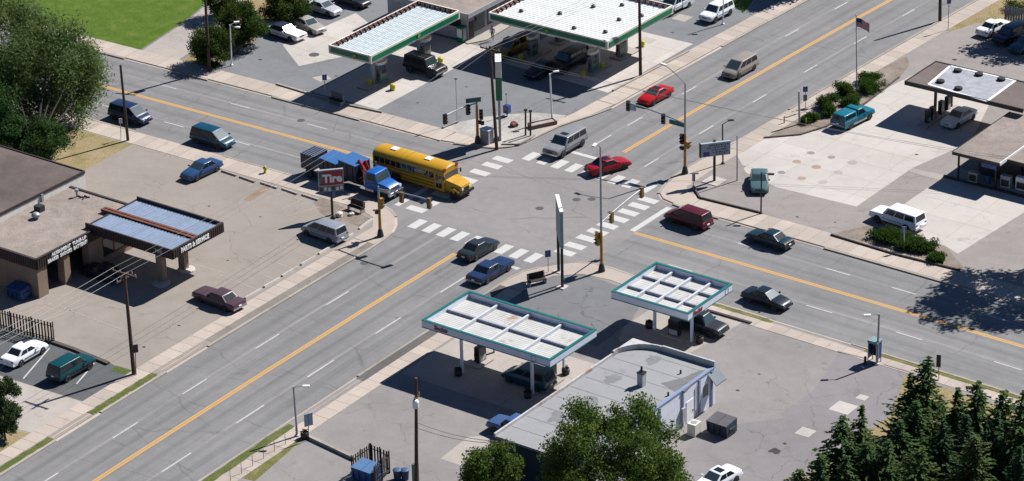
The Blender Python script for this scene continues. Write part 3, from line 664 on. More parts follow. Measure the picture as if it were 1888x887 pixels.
kind('pickup', 5.3, 1.92, 1.75, 1.08, [(-.14, .98, 1.08), (0, 1, 1.08), (.3, 1, 1.08), (.46, 1, 1.09), (.8, .97, 1.03), (.95, .95, .98), (.985, .92, .9, .4), (1, .9, .75, .44)], (-.13, .47, -.09, .22), [(.10, .48), (.52, .92)], zb=.36, wr=.37, roofw=.82, bed=True)
PROTO = {}
def proto(kn):
    if kn in PROTO: return PROTO[kn]
    k = KINDS[kn]; h = k['L']/2; hw = k['W']/2; P = []     # (name, mesh, material key, parent index, matrix)
    st = [(s[0]*h, *s[1:]) for s in k['st']]
    me = loft(st, hw, k['zb']).mesh('body', []); P.append(('body', smooth(me, 38), 'paint', None, None))
    cb = Cabin(k['cab'][0]*h, k['cab'][1]*h, k['cab'][2]*h, k['cab'][3]*h, hw*.93, hw*k['roofw'], k['belt']-.03, k['H'])
    P.append(('cabin', cb.mesh(), 'roof', None, None))
    P.append(('windscreen', cb.quad('front', .07, .93, .10, .90), 'wglass', None, None))
    P.append(('rear_window', cb.quad('rear', .09, .91, .16, .88), 'glass', None, None))
    for f in ('left', 'right'):
        for u0, u1 in k['wins']:
            if f == 'right': u0, u1 = 1-u1, 1-u0
            P.append(('side_window', cb.quad(f, u0, u1, .16, .86), 'glass', None, None))
    ty, rm = wheel_meshes(k['wr'], .22); am = arch_mesh(k['wr']*1.17, 0)
    for x in (.62*h*k['wb']/.6, -.60*h*k['wb']/.6):
        for s in (1, -1):
            P.append(('wheel', ty, 'rubber', None, Matrix.Translation((x, s*(hw-.085), k['wr'])))); i = len(P)-1
            P.append(('rim', rm, 'rim', i, None))
            P.append(('wheel_arch', am, 'dark', None, Matrix.Translation((x, s*(hw+(.004 if s > 0 else .036-.04)), k['wr']+.02)) if s > 0 else Matrix.Translation((x, -hw-.004+.04, k['wr']+.02))))
    zf = k['st'][-2][2]; zr = .78 if not k.get('bed') else .8
    if kn in ('suv', 'long_suv', 'boxy_suv', 'minivan'): zr = .95
    wf = k['st'][-2][1]*hw
    for s in (1, -1):
        P.append(('headlight', MB().box(h-.16, s*wf*.62-.18, zf-.20, h-.02, s*wf*.62+.18, zf-.06).mesh('headlight', []), 'head', None, None))
        P.append(('tail_light', MB().box(-h-.006, s*hw*.72-.14, zr-.12, -h+.12, s*hw*.72+.14, zr+.04).mesh('tail_light', []), 'tail', None, None))
        xm = k['cab'][1]*h-.28
        P.append(('mirror', MB().box(xm-.06, s*(hw+.08)-.09, k['belt']+.02, xm+.08, s*(hw+.08)+.09, k['belt']+.15).mesh('mirror', []), 'paint', None, None))
    P.append(('grille', MB().box(h-.1, -wf*.36, zf-.26, h+.008, wf*.36, zf-.09).mesh('grille', []), 'dark', None, None))
    zbm = k['zb']+.14
    for s in (1, -1):
        P.append(('sill_trim', MB().box(-.42*h, s*hw*.985-.03, k['zb']+.02, .44*h, s*hw*.985+.012, k['zb']+.12).mesh('sill_trim', []), 'dark', None, None))
        P.append(('door_trim', MB().box(-.40*h, s*(hw+.0)-.03, k['zb']+(k['belt']-k['zb'])*.5, .42*h, s*hw+.012, k['zb']+(k['belt']-k['zb'])*.5+.05).mesh('door_trim', []), 'trim', None, None))
    P.append(('bumper', MB().box(h-.22, -wf*.98, zbm, h+.05, wf*.98, zbm+.17).mesh('bumper', []), 'bumper', None, None))
    P.append(('bumper', MB().box(-h-.06, -hw*.93, zbm+.02, -h+.2, hw*.93, zbm+.2).mesh('bumper', []), 'bumper', None, None))
    P.append(('number_plate', MB().box(-h-.07, -.17, zbm+.22, -h+.02, .17, zbm+.34).mesh('number_plate', []), 'plate', None, None))
    if k.get('bed'):
        x0, x1 = -h, -.145*h; zt = 1.06; z0 = .5
        for s in (1, -1): P.append(('bed_side', MB().box(x0, s*hw*.96-.05, k['zb'], x1, s*hw*.96+.05, zt).mesh('bed_side', []), 'paint', None, None))
        P.append(('tailgate', MB().box(x0, -hw*.9, z0-.1, x0+.07, hw*.9, zt-.02).mesh('tailgate', []), 'paint', None, None))
        P.append(('bed_floor', MB().box(x0+.08, -hw*.9, z0-.08, x1+.02, hw*.9, z0).mesh('bed_floor', []), 'dark', None, None))
    PROTO[kn] = P; return P
PAINTS = {}
import colorsys
def paint(rgb, gloss=.32):
    h_, s_, v_ = colorsys.rgb_to_hsv(*[k/255 for k in rgb]); rgb = tuple(int(255*k) for k in colorsys.hsv_to_rgb(h_, min(1, s_*1.12), min(1, v_*(1.12 if v_ < .5 else 1.0))))
    key = 'car_paint_%d_%d_%d' % rgb
    return plain(key, alw(*rgb) if min(rgb) > 190 else al(*rgb), max(gloss, .38), .0, .07, 1.5, .15, .35)
CARKEYS = dict(glass=GLASS, wglass=WGLASS, rubber=M_RUBBER, rim=M_RIM, dark=M_BLACK, head=M_HEAD, tail=M_TAIL, plate=M_WHITEP)
def put(name, me, mat, parent, T=None):
    o = bpy.data.objects.new(name, me)
    if not me.materials: me.materials.append(None)
    COL.objects.link(o); o.parent = parent
    o.material_slots[0].link = 'OBJECT'; o.material_slots[0].material = mat
    if T is not None: o.matrix_local = T
    return o
def car(kn, px, py, heading, rgb, label, cat, name, z=.62, roof=None, bumper=None, group=None, z0=None, rims=None, plate=True):
    c = G(px, py, z); inlot = z0 if z0 is not None else ZL
    root = empty(name, label, cat, (c.x, c.y, inlot), R(heading), group)
    keys = dict(CARKEYS, trim=paint(tuple(int(v*.55) for v in rgb)), paint=paint(rgb), roof=paint(roof or rgb), bumper=bumper or paint(rgb))
    if rims: keys['rim'] = rims
    objs = []
    for nm, me, mk, pi, T in proto(kn): objs.append(put(nm, me, keys[mk], root if pi is None else objs[pi], T))
    return root
ROADZ = .0
def hd(a, b):
    v = G(*b)-G(*a); return math.degrees(math.atan2(v.y, v.x))
G_TR = 'vehicles driving on the road'; G_PK = 'parked vehicles'
car('minivan', 240, 209, 0, (38, 54, 92), 'dark blue minivan on the street, half hidden by the big willow', 'minivan', 'minivan', z0=0, group=G_TR, z=.75)
car('minivan', 392, 252, 0, (20, 78, 98), 'dark teal minivan driving past the tyre shop lot', 'minivan', 'minivan', z0=0, group=G_TR, z=.8)
car('sedan', 371, 313, hd((398, 313), (367, 328)), (62, 98, 142), 'steel blue sedan parked at the far edge of the tyre shop lot', 'car', 'parked_car', group=G_PK)
car('minivan', 598, 425, 176, (176, 182, 192), 'silver minivan parked beside the red tyre sign', 'minivan', 'minivan', group=G_PK, z=.8)
car('long_suv', 1042, 263, 270, (172, 172, 174), 'silver long sport utility vehicle waiting at the far crosswalk', 'suv', 'sport_utility_vehicle', z=.85, z0=0, group=G_TR, bumper=M_CHROME)
car('sedan', 1121, 304, 68, (196, 26, 52), 'crimson sedan crossing the far crosswalk', 'car', 'moving_car', z0=0, group=G_TR)
car('coupe', 1208, 174, 268, (222, 34, 42), 'bright red coupe with sunroof beside the kerb of the avenue', 'car', 'moving_car', z0=0, group=G_TR)
car('minivan', 1364, 122, 269, (186, 176, 166), 'beige silver minivan on the far avenue', 'minivan', 'minivan', z=.8, z0=0, group=G_TR)
car('suv', 1321, 22, 268, (230, 232, 234), 'white sport utility vehicle parked by the shaded lawn', 'suv', 'sport_utility_vehicle', group=G_PK, z=.8)
car('pickup', 1243, 8, 268, (228, 230, 232), 'white pickup partly behind the large filling station canopy', 'pickup', 'pickup_truck', group=G_PK, z=.8)
h2 = car('boxy_suv', 784, 122, -2, (26, 26, 30), 'black boxy off roader with chrome front at the small canopy pumps', 'suv', 'off_road_vehicle', z=.9, bumper=M_CHROME, group=G_PK)
car('pickup', 945, 86, 267, (186, 142, 46), 'mustard yellow pickup in the shade of the large canopy', 'pickup', 'pickup_truck', group=G_PK, z=.8)
car('long_suv', 1048, 112, 268, (30, 36, 48), 'black sport utility vehicle under the large canopy', 'suv', 'sport_utility_vehicle', group=G_PK, z=.8)
car('sedan', 1000, 128, 268, (24, 34, 52), 'dark blue car in deep shade under the large canopy', 'car', 'parked_car', group=G_PK)
car('old_sedan', 525, 59, -4, (232, 232, 230), 'white sedan with a dark vinyl roof beside the bushes', 'car', 'parked_car', roof=(62, 66, 88), group=G_PK)
car('sedan', 568, 47, -12, (206, 200, 192), 'pale gold sedan parked behind the white vinyl roof sedan', 'car', 'parked_car', group=G_PK)
car('sedan', 596, 15, -4, (196, 198, 204), 'silver grey sedan at the top edge of the filling station lot', 'car', 'parked_car', group=G_PK)
car('sedan', 648, 0, -4, (40, 42, 48), 'black car cut off by the top edge', 'car', 'parked_car', group=G_PK)
tp = car('pickup', 1573, 214, hd((1570, 233), (1608, 214)), (14, 136, 158), 'turquoise pickup with matching bed cap near the flagpole bed', 'pickup', 'pickup_truck', group=G_PK, z=.85, bumper=M_CHROME)
car('sedan', 1768, 217, 266, (206, 210, 214), 'silver white car at the pumps under the flat canopy', 'car', 'parked_car', group=G_PK)
car('sedan', 1833, 51, 82, (232, 234, 236), 'white sedan by the grey fence in the upper right', 'car', 'parked_car', group=G_PK)
car('suv', 1862, 64, 262, (34, 40, 66), 'navy sport utility vehicle beside the white sedan by the fence', 'suv', 'sport_utility_vehicle', group=G_PK, z=.8)
car('sedan', 1892, 82, 262, (24, 86, 100), 'teal car cut off by the right edge', 'car', 'parked_car', group=G_PK)
car('sedan', 1400, 334, -58, (96, 128, 132), 'pale sea green car parked near the reader board', 'car', 'parked_car', group=G_PK)
car('long_suv', 1655, 401, 174, (236, 238, 242), 'white long sport utility vehicle behind the clipped hedge', 'suv', 'sport_utility_vehicle', group=G_PK, z=.85)
car('minivan', 1269, 399, 176, (96, 22, 40), 'maroon minivan waiting at the right stop line', 'minivan', 'minivan', z=.8, z0=0, group=G_TR)
car('sedan', 1419, 439, 176, (18, 54, 64), 'dark green sedan in the right lanes behind the maroon minivan', 'car', 'moving_car', z0=0, group=G_TR)
car('sedan', 1414, 549, -3, (20, 38, 52), 'black sedan driving past the small white canopy', 'car', 'moving_car', z0=0, group=G_TR)
car('sedan', 882, 457, 89, (48, 56, 64), 'charcoal sedan at the near crosswalk beside the centre line', 'car', 'moving_car', z0=0, group=G_TR)
car('old_sedan', 904, 497, 89, (42, 64, 100), 'navy blue older sedan at the near crosswalk by the kerb', 'car', 'moving_car', z0=0, group=G_TR, bumper=M_CHROME)
car('old_sedan', 404, 551, 177, (92, 72, 80), 'maroon brown older sedan on the tyre shop forecourt', 'car', 'parked_car', group=G_PK, bumper=M_CHROME)
car('sedan', 45, 651, 92, (240, 242, 246), 'white sedan in the marked bay in front of the picket fence', 'car', 'parked_car', group=G_PK)
car('suv', 131, 676, 90, (10, 78, 84), 'dark green sport utility vehicle in the marked bay', 'suv', 'sport_utility_vehicle', group=G_PK, z=.8)
car('pickup', 952, 790, 178, (92, 122, 172), 'medium blue pickup half hidden behind the white store', 'pickup', 'pickup_truck', group=G_PK, z=.8)
car('minivan', 975, 694, 180, (12, 84, 98), 'teal minivan under the larger white canopy', 'minivan', 'minivan', group=G_PK, z=.8)
car('pickup', 1290, 596, 0, (52, 54, 60), 'dark grey pickup nosing out from the small white canopy', 'pickup', 'pickup_truck', group=G_PK, z=.8)
car('sedan', 1322, 886, 262, (234, 236, 238), 'white sedan with sunroof at the bottom edge', 'car', 'parked_car', group=G_PK)
car('sedan', 190, 502, 180, (28, 40, 54), 'dark car in the shade at the tyre shop bays', 'car', 'parked_car', group=G_PK)
# sunroofs, bed cap, roof racks
def child(root, name, mb, mat, bev=0): return mb.build(name, mat, root, bevel=bev)
for o in list(bpy.data.objects):
    lb = o.get('label', '')
    if 'sunroof' in lb or lb.startswith(('crimson', 'silver long')):
        zr = 1.30 if 'coupe' in lb else (1.88 if 'long' in lb else 1.42)
        x0 = -.25 if 'long' not in lb else .1
        child(o, 'sunroof', MB().box(x0-.35, -.42, zr-.03, x0+.3, .42, zr+.012), GLASS)
h = KINDS['pickup']['L']/2
cc = Cabin(-h*.985, -.15*h, -h*.95, -.18*h, .88, .76, 1.05, 1.72)
put('bed_cap', cc.mesh(), paint((14, 136, 158)), tp)
put('cap_window', cc.quad('rear', .1, .9, .2, .85), GLASS, tp)
for f in ('left', 'right'): put('cap_window', cc.quad(f, .1, .9, .3, .8), GLASS, tp)
for s in (-1, 1):
    child(tp, 'sill_trim', MB().box(-1.1, s*.965-.02, .36, 1.1, s*.965+.02, .56), M_CHROME)
    child(h2, 'roof_rail', MB().box(-1.9, s*.6-.03, 2.0, .5, s*.6+.03, 2.07), M_CHROME)

# ---- school bus
def bus():
    c = G(774, 322, 1.3); root = empty('school_bus', 'yellow conventional school bus turning past the left stop line', 'bus', (c.x-.05, c.y+.5, 0), R(-1)); root.scale = (1.04, 1.02, 1.04)
    Y = paint((250, 196, 62), .4); L0, L1, hw = -5.3, 3.55, 1.2
    n = 14; vs = []
    prof = [(hw*.98, .55), (hw, .75), (hw, 2.35)]+[(hw*math.cos(R(a)), 2.45+.55*math.sin(R(a))) for a in (8, 25, 45, 65, 80)]+[(0, 3.0)]
    ring = prof+[(-y, z) for y, z in prof[-2::-1]]
    m = len(ring); st = [(L0, .93), (L0+.1, .98), (L0+.3, 1), (L1-.3, 1), (L1-.08, .985), (L1, .95)]
    for x, k in st: vs += [(x, y*k, .55+(z-.55)*(1 if z < 1 else k*.02+.98 if k == 1 else .985 if k > .95 else .96)) for y, z in ring]
    fs = [(i*m+j, i*m+(j+1) % m, (i+1)*m+(j+1) % m, (i+1)*m+j) for i in range(len(st)-1) for j in range(m)]
    fs += [tuple(range(m-1, -1, -1)), tuple((len(st)-1)*m+j for j in range(m))]
    put('body', smooth(MB().add(vs, fs).mesh('body', []), 40), Y, root)
    hood = loft([(L1-.1, .82, 1.72, .5), (L1+.5, .80, 1.66, .5), (L1+1.3, .72, 1.5, .45), (L1+1.72, .64, 1.36, .45), (L1+1.8, .56, 1.2, .5)], hw, .5)
    put('hood', smooth(hood.mesh('hood', []), 40), Y, root)
    for s in (1, -1):
        put('fender', smooth(loft([(L1+.55, .1, .85), (L1+.7, .28, 1.12), (L1+1.2, .3, 1.16), (L1+1.6, .25, .95), (L1+1.75, .1, .75)], 1.0, .5).mesh('fender', []), 50), Y, root, Matrix.Translation((0, s*.88, 0)))
        nwin = 11; x0, x1 = L0+.25, L1-(1.15 if s < 0 else .15); w = (x1-x0)/nwin
        for i in range(nwin):
            a = x0+w*i+.06; b = x0+w*(i+1)-.06
            child(root, 'side_window', MB().box(a, s*hw-.03, 1.72, b, s*hw+.015, 2.28), M_DARKGLASS)
        for z in (.82, 1.14, 1.52): child(root, 'rub_rail', MB().box(L0+.1, s*hw-.02, z, x1, s*hw+.035, z+.07), M_BLACK)
        child(root, 'mirror', MB().box(L1+.05, s*1.35-.04, 1.8, L1+.15, s*1.35+.12, 2.2).tube((L1, s*1.1, 2.2), (L1+.1, s*1.38, 2.15), .025), M_BLACK)
        child(root, 'headlight', MB().box(L1+1.7, s*.55-.12, .95, L1+1.84, s*.55+.12, 1.15), M_HEAD)
        child(root, 'warning_light', MB().box(L1-.16, s*.95-.17, 2.62, L1+.04, s*.95+.17, 2.84), M_TAIL)
        child(root, 'tail_light', MB().box(L0-.03, s*.95-.13, 1.2, L0+.05, s*.95+.13, 1.45), M_TAIL)
    child(root, 'windscreen', MB().add([(L1+.015, -1.02, 1.75), (L1+.015, 1.02, 1.75), (L1-.005, .95, 2.52), (L1-.005, -.95, 2.52), (L1-.1, -1.02, 1.75), (L1-.1, 1.02, 1.75), (L1-.1, .95, 2.52), (L1-.1, -.95, 2.52)], [(0, 1, 2, 3), (7, 6, 5, 4), (0, 4, 5, 1), (1, 5, 6, 2), (2, 6, 7, 3), (3, 7, 4, 0)]), WGLASS)
    d = child(root, 'door', MB().box(L1-1.0, -hw-.03, .6, L1-.18, -hw+.02, 2.35), Y)
    for a, b in ((-.93, -.62), (-.55, -.25)): MB().box(L1+a, -hw-.045, .85, L1+b, -hw-.0, 2.2).build('pane', M_DARKGLASS, d)
    for x in (-3.3, .9): child(root, 'roof_hatch', MB().box(x-.35, -.35, 2.97, x+.35, .35, 3.06), M_WHITEP, .02)
    child(root, 'bumper', MB().box(L1+1.7, -1.12, .5, L1+1.92, 1.12, .75), M_BLACK); child(root, 'bumper', MB().box(L0-.15, -1.12, .5, L0+.05, 1.12, .75), M_BLACK)
    child(root, 'grille', MB().box(L1+1.75, -.42, .8, L1+1.84, .42, 1.18), M_BLACK)
    child(root, 'rear_window', MB().box(L0-.02, -.5, 1.7, L0+.06, .5, 2.3), M_DARKGLASS)
    ty, rm = wheel_meshes(.5, .28)
    for x in (L1+1.15, L0+2.9):
        for s in (1, -1):
            w = put('wheel', ty, M_RUBBER, root, Matrix.Translation((x, s*(hw-.17), .5))); put('rim', rm, M_DBROWN, w)
            child(root, 'wheel_arch', MB().box(x-.62, s*(hw+.004)-.03 if s < 0 else hw-.03, .5, x+.62, s*(hw+.004)+.03 if s < 0 else hw+.006, 1.08), M_BLACK) if x < 0 else None
bus()

# ---- blue truck with bins and boom
def truck():
    c = G(668, 330, 1.0); root = empty('bin_truck', 'bright blue truck with red boom carrying dark bins with blue lids', 'truck', (c.x-.5, c.y-.05, 0), R(-1))
    B = paint((36, 128, 214), .35); D = paint((16, 38, 66), .5); RD = paint((220, 72, 52), .4); LID = plain('bin_lid_blue', al(52, 124, 196), .5, 0, .12)
    put('hood', smooth(loft([(3.35, .9, 1.62, .6), (3.9, .86, 1.55, .6), (4.6, .78, 1.4, .6), (4.8, .7, 1.2, .65)], 1.1, .6).mesh('hood', []), 40), B, root)
    put('cab_body', smooth(loft([(1.75, .98, 1.62, .6), (1.9, 1, 1.65, .6), (3.3, 1, 1.65, .6), (3.45, .95, 1.62, .6)], 1.12, .6).mesh('cab_body', []), 40), B, root)
    cb = Cabin(1.76, 3.42, 1.82, 3.02, 1.08, .98, 1.6, 2.55)
    put('cab_roof', cb.mesh(.06), B, root); put('windscreen', cb.quad('front', .06, .94, .1, .88), WGLASS, root); put('rear_window', cb.quad('rear', .2, .8, .2, .8), GLASS, root)
    for f in ('left', 'right'): put('side_window', cb.quad(f, .15, .85, .15, .85), GLASS, root)
    child(root, 'bumper', MB().box(4.72, -1.12, .5, 4.98, 1.12, .85), M_CHROME, .03); child(root, 'grille', MB().box(4.74, -.55, .9, 4.84, .55, 1.3), M_CHROME)
    for s in (1, -1):
        child(root, 'fender', MB().box(3.5, s*.95-.2, .85, 4.75, s*.95+.2, 1.2), M_SILVERBOX, .1)
        child(root, 'exhaust_stack', MB().tube((1.62, s*.95, .8), (1.62, s*.95, 2.9), .07), M_CHROME)
        child(root, 'mirror', MB().box(3.2, s*1.3-.05, 1.7, 3.28, s*1.3+.08, 2.3), M_BLACK)
        child(root, 'headlight', MB().box(4.7, s*.8-.14, .95, 4.8, s*.8+.14, 1.12), M_HEAD)
        child(root, 'fuel_tank', MB().tube((1.9, s*1.0, .7), (3.0, s*1.0, .7), .28, n=12), M_CHROME)
    child(root, 'chassis', MB().box(-6.4, -.45, .6, 3.6, .45, .9), M_BLACK)
    child(root, 'turret', MB().tube((1.1, 0, .9), (1.1, 0, 1.6), .4, n=12), RD); child(root, 'boom', MB().tube((1.1, -.2, 1.4), (.4, -.25, 3.2), .17).tube((.4, -.25, 3.2), (1.25, -.3, 2.2), .14), RD)
    child(root, 'boom', MB().tube((1.3, .35, 1.2), (.75, .35, 3.0), .14).tube((.75, .35, 3.0), (1.35, .4, 1.6), .1), RD)
    def bin_(x0, x1, z0, z1, tilt):
        sd_ = [(x0, z0+.5), (x0+.5, z0), (x1-.3, z0), (x1, z0+.5), (x1-.1, z1-.2), (x0+.15, z1)]
        vs = [(x, y, z) for y in (-1.15, 1.15) for x, z in sd_]; k = len(sd_)
        b = child(root, 'bin', MB().add(vs, [tuple(range(k-1, -1, -1)), tuple(range(k, 2*k))]+[(i, (i+1) % k, k+(i+1) % k, k+i) for i in range(k)]), D, .04)
        lid = MB().add([(x0+.1, -1.2, z1+.01), (x1-.05, -1.2, z1-.2), (x1-.05, 1.2, z1-.2), (x0+.1, 1.2, z1+.01), (x0+.1, -1.2, z1+.09), (x1-.05, -1.2, z1-.12), (x1-.05, 1.2, z1-.12), (x0+.1, 1.2, z1+.09)], [(3, 2, 1, 0), (4, 5, 6, 7), (0, 1, 5, 4), (1, 2, 6, 5), (2, 3, 7, 6), (3, 0, 4, 7)])
        lid.build('lid', LID, b)
        for xx in (x0+.6, (x0+x1)/2, x1-.5):
            MB().box(xx-.04, -1.2, z0+.1, xx+.04, -1.14, z1-.25).build('rib', D, b)
    bin_(-1.7, .75, 1.0, 3.0, 0); bin_(-4.2, -1.8, 1.0, 2.6, 0)
    r = child(root, 'rear_body', MB().box(-6.6, -1.15, .9, -4.9, 1.15, 2.5), D, .05)
    for i in range(6): MB().tube((-6.6+i*.34, -1.1, 2.5), (-6.6+i*.34, 1.1, 2.5), .05).build('rail', M('slate_rail', 92, 108, 130), r)
    child(root, 'deck', MB().box(-4.9, -1.1, .9, -4.1, 1.1, 1.0), M_CONC2)
    ty, rm = wheel_meshes(.5, .3)
    for x in (4.05, -2.2, -3.4, -5.6):
        for s in (1, -1):
            w = put('wheel', ty, M_RUBBER, root, Matrix.Translation((x, s*.95, .5))); put('rim', rm, M_RIM, w)
truck()
# ================================================================ BUILDINGS AND CANOPIES
def stained(name, col, rust=(176, 116, 66), amount=.62, ribs=None):
    if name in MATS: return MATS[name]
    m, nt, bs = nodes(name); P = worldpos(nt)
    c = mix(nt, 1., tuple(1.12*v for v in al(*col)), ramp(nt, noise(nt, P, 1.2, 4, .6), [(.3, .86), (.7, 1.04)]), 'MULTIPLY')
    k = ramp(nt, math_(nt, 'ADD', noise(nt, P, .55, 5, .7), math_(nt, 'MULTIPLY', noise(nt, P, 4, 3), .2)), [(amount, 0.), (amount+.16, .75)])
    c = mix(nt, k, c, al(*rust)); nt.links.new(c, bs.inputs['Base Color']); bs.inputs['Roughness'].default_value = .6
    MATS[name] = m; return m
M_DECKW = stained('stained_white_deck', (236, 234, 230), amount=.68)
M_FASCIA = M('white_fascia', 224, 228, 240, rough=.4, var=.05)
M_BLUEDECK = M('pale_blue_metal_deck', 168, 188, 216, rough=.45, metal=.0, var=.12, rnd=.12)
M_PAINTDECK = M('pale_green_metal_deck', 214, 224, 226, rough=.45, metal=.0, var=.14, rnd=.12)
M_WDECK = M('white_metal_deck', 236, 238, 238, rough=.4, var=.1, rnd=.1)
M_PUMPDARK = M('dark_pump_body', 52, 54, 58, rough=.4, var=.15)
M_PUMPGREY = M('grey_pump_body', 150, 152, 152, rough=.4, var=.15)

def island(x0, y0, x1, y1, label):
    cx, cy = (x0+x1)/2, (y0+y1)/2; r = wempty('pump_island', label, 'island', (cx, cy, ZL))
    MB().box(x0, y0, ZL, x1, y1, ZL+.18).build('plinth', M_CONC2, r, bevel=.05); return r
def pump(x, y, label, ring=True, z=.28, along='Y', green=False, name='fuel_pump'):
    r = empty(name, label, 'fuel pump', (x, y, z), 0 if along == 'X' else R(90)); k = child
    k(r, 'cabinet', MB().box(-.55, -.28, 0, .55, .28, 1.5), M_PUMPGREY if ring else M_PUMPDARK, .03)
    for s in (-1, 1):
        k(r, 'display', MB().box(-.4, s*.285-.01, .95, .4, s*.285+.01, 1.4), M_PUMPDARK)
        k(r, 'lower_panel', MB().box(-.45, s*.285-.01, .1, .45, s*.285+.01, .6), M_BPG if green else M_SILVERBOX)
        k(r, 'hose', MB().path([(s*.6, .1, 1.3), (s*.75, .12, .9), (s*.72, .1, .35), (s*.6, .1, .6)], .03), M_BLACK)
        k(r, 'nozzle', MB().box(s*.62-.05, -.06, .7, s*.62+.05, .06, 1.0), M_BLACK)
    if ring:
        for s in (-1, 1): k(r, 'post', MB().tube((s*.5, 0, 1.5), (s*.5, 0, 2.15), .07), M_PUMPGREY)
        vs, fs, n = [], [], 20
        for i in range(n):
            t = 2*math.pi*i/n
            for a, z_ in ((1., 2.1), (1., 2.42), (.8, 2.42), (.8, 2.1)): vs.append((.85*a*math.cos(t), .5*a*math.sin(t), z_))
        for i in range(n):
            j = (i+1) % n
            for a in range(4): fs.append((i*4+a, j*4+a, j*4+(a+1) % 4, i*4+(a+1) % 4))
        k(r, 'ring_topper', MB().add(vs, fs), M_OFFWHITE)
    return r
def bollard(x, y, label, z=ZL, mat=None, h=.75, r=.16, name='bollard', dome=True):
    o = MB().lathe((0, 0, 0), [(r*1.1, 0), (r*1.1, .06), (r, .08), (r, h-.08), (r*.7, h), (.01, h+.02)], 12).build(name, mat or M_YELLOWB); o.location = (x, y, z); return tag(o, label, 'bollard', 'guard posts')

# ---- two white canopies of the near filling station
def joist_canopy(x0, x1, y0, y1, zt, cols, nx, ny, label, fh=.76):
    r = wempty('filling_canopy', label, 'canopy', ((x0+x1)/2, (y0+y1)/2, ZL)); zb = zt-fh; th = .22
    for nm, (a, b, c, d) in dict(s=(x0, y0, x1, y0+th), n=(x0, y1-th, x1, y1), w=(x0, y0+th, x0+th, y1-th), e=(x1-th, y0+th, x1, y1-th)).items():
        f = MB().box(a, b, zb+.08, c, d, zt-.07).build('fascia', M_FASCIA, r)
        e = .025
        ax = (a-e, b-e, c+e, d+e) if nm in 'sn' else (a-e, b-.197, c+e, d+.197)
        if nm in 'sn': MB().box(a-e, b-e, zt-.07, c+e, d+e, zt).build('trim', M_TEAL, f); MB().box(a-e, b-e, zb, c+e, d+e, zb+.08).build('trim', M_TEAL, f)
        else: MB().box(a-e, b+e, zt-.071, c+e, d-e, zt-.001).build('trim', M_TEAL, f); MB().box(a-e, b+e, zb+.001, c+e, d-e, zb+.081).build('trim', M_TEAL, f)
    zd = zb+.18
    for i in range(nx+1):
        for j in range(ny+1):
            ax0 = x0+th+(x1-x0-2*th)*i/(nx+1); ax1 = x0+th+(x1-x0-2*th)*(i+1)/(nx+1); ay0 = y0+th+(y1-y0-2*th)*j/(ny+1); ay1 = y0+th+(y1-y0-2*th)*(j+1)/(ny+1)
            mb = MB().box(ax0+.01, ay0+.01, zd-.1, ax1-.01, ay1-.01, zd+random.uniform(0, .006))
            n = int((ay1-ay0)/.3)
            for q in range(1, n): yy = ay0+(ay1-ay0)*q/n; mb.box(ax0+.01, yy-.02, zd-.02, ax1-.01, yy+.02, zd+.016)
            mb.build('deck_panel', M_DECKW, r)
    for i in range(1, nx+1):
        x = x0+(x1-x0)*i/(nx+1); MB().box(x-.10, y0+th, zd+.01, x+.10, y1-th, zd+.30).build('beam', M('pale_beam_paint', 208, 210, 216), r)
    for j in range(1, ny+1):
        y = y0+(y1-y0)*j/(ny+1); MB().box(x0+th+.02, y-.09, zd+.008, x1-th-.02, y+.09, zd+.24).build('beam', M('grey_beam_paint', 176, 184, 200), r)
    MB().box(x0+.05, y0+.05, zb+.005, x1-.05, y1-.05, zb+.05).build('soffit', M_WHITEP, r)
    for cx, cy in cols: MB().box(cx-.11, cy-.11, ZL, cx+.11, cy+.11, zb).build('column', M_FASCIA, r)
    return r
c1 = joist_canopy(12.15, 26.2, -35.4, -28.35, 5.0, [(15.6, -34.2), (23.2, -34.0), (23.3, -29.3), (15.6, -29.3)], 3, 1, 'larger white canopy with teal trim and open joists beside the avenue')
c2 = joist_canopy(22.75, 31.05, -21.0, -13.7, 4.8, [(25.2, -17.6), (29.3, -17.7)], 3, 2, 'smaller white canopy with teal trim and open joists near the street')
M_REDL = M('red_lettering', 200, 40, 70, rough=.4, var=.03)
lettering('Sinclair', .62, (14.3, -35.435, 4.62), (1, 0), c1, M_REDL, bold=.012, sx=.85)
lettering('Sinclair', .62, (31.085, -19.4, 4.42), (0, 1), c2, M_REDL, bold=.012, sx=.85)
for cpar, (x, y), ax in ((c1, (24.4, -35.42), 0), (c2, (31.07, -14.6), 1)):
    m = MB()
    for a in (-.26, .23): m.box(*( (x+a, y-.01, 4.35, x+a+.04, y+.02, 4.87) if ax == 0 else (x-.02, y+a, 4.15, x+.01, y+a+.04, 4.67)))
    for b in (4.1, 4.6): m.box(*((x-.25, y-.012, b+.25, x+.25, y+.02, b+.29) if ax == 0 else (x-.02, y-.25, b+.05, x+.012, y+.25, b+.09)))
    m.build('emblem_frame', M_SILVERBOX, cpar)
island(14.9, -32.9, 16.5, -30.6, 'left pump island under the larger white canopy'); island(22.4, -33.2, 24.0, -30.2, 'right pump island under the larger white canopy')
pump(15.7, -31.6, 'dark pump at the left island of the larger white canopy', False); pump(23.2, -31.2, 'dark pump at the right island of the larger white canopy', False)
island(26.2, -18.3, 28.6, -17.0, 'concrete pump island under the smaller white canopy'); pump(27.4, -17.65, 'dark pump under the smaller white canopy', False, along='X')
M_PLANT = leaf_mat('planter_leaves', al(90, 96, 56))
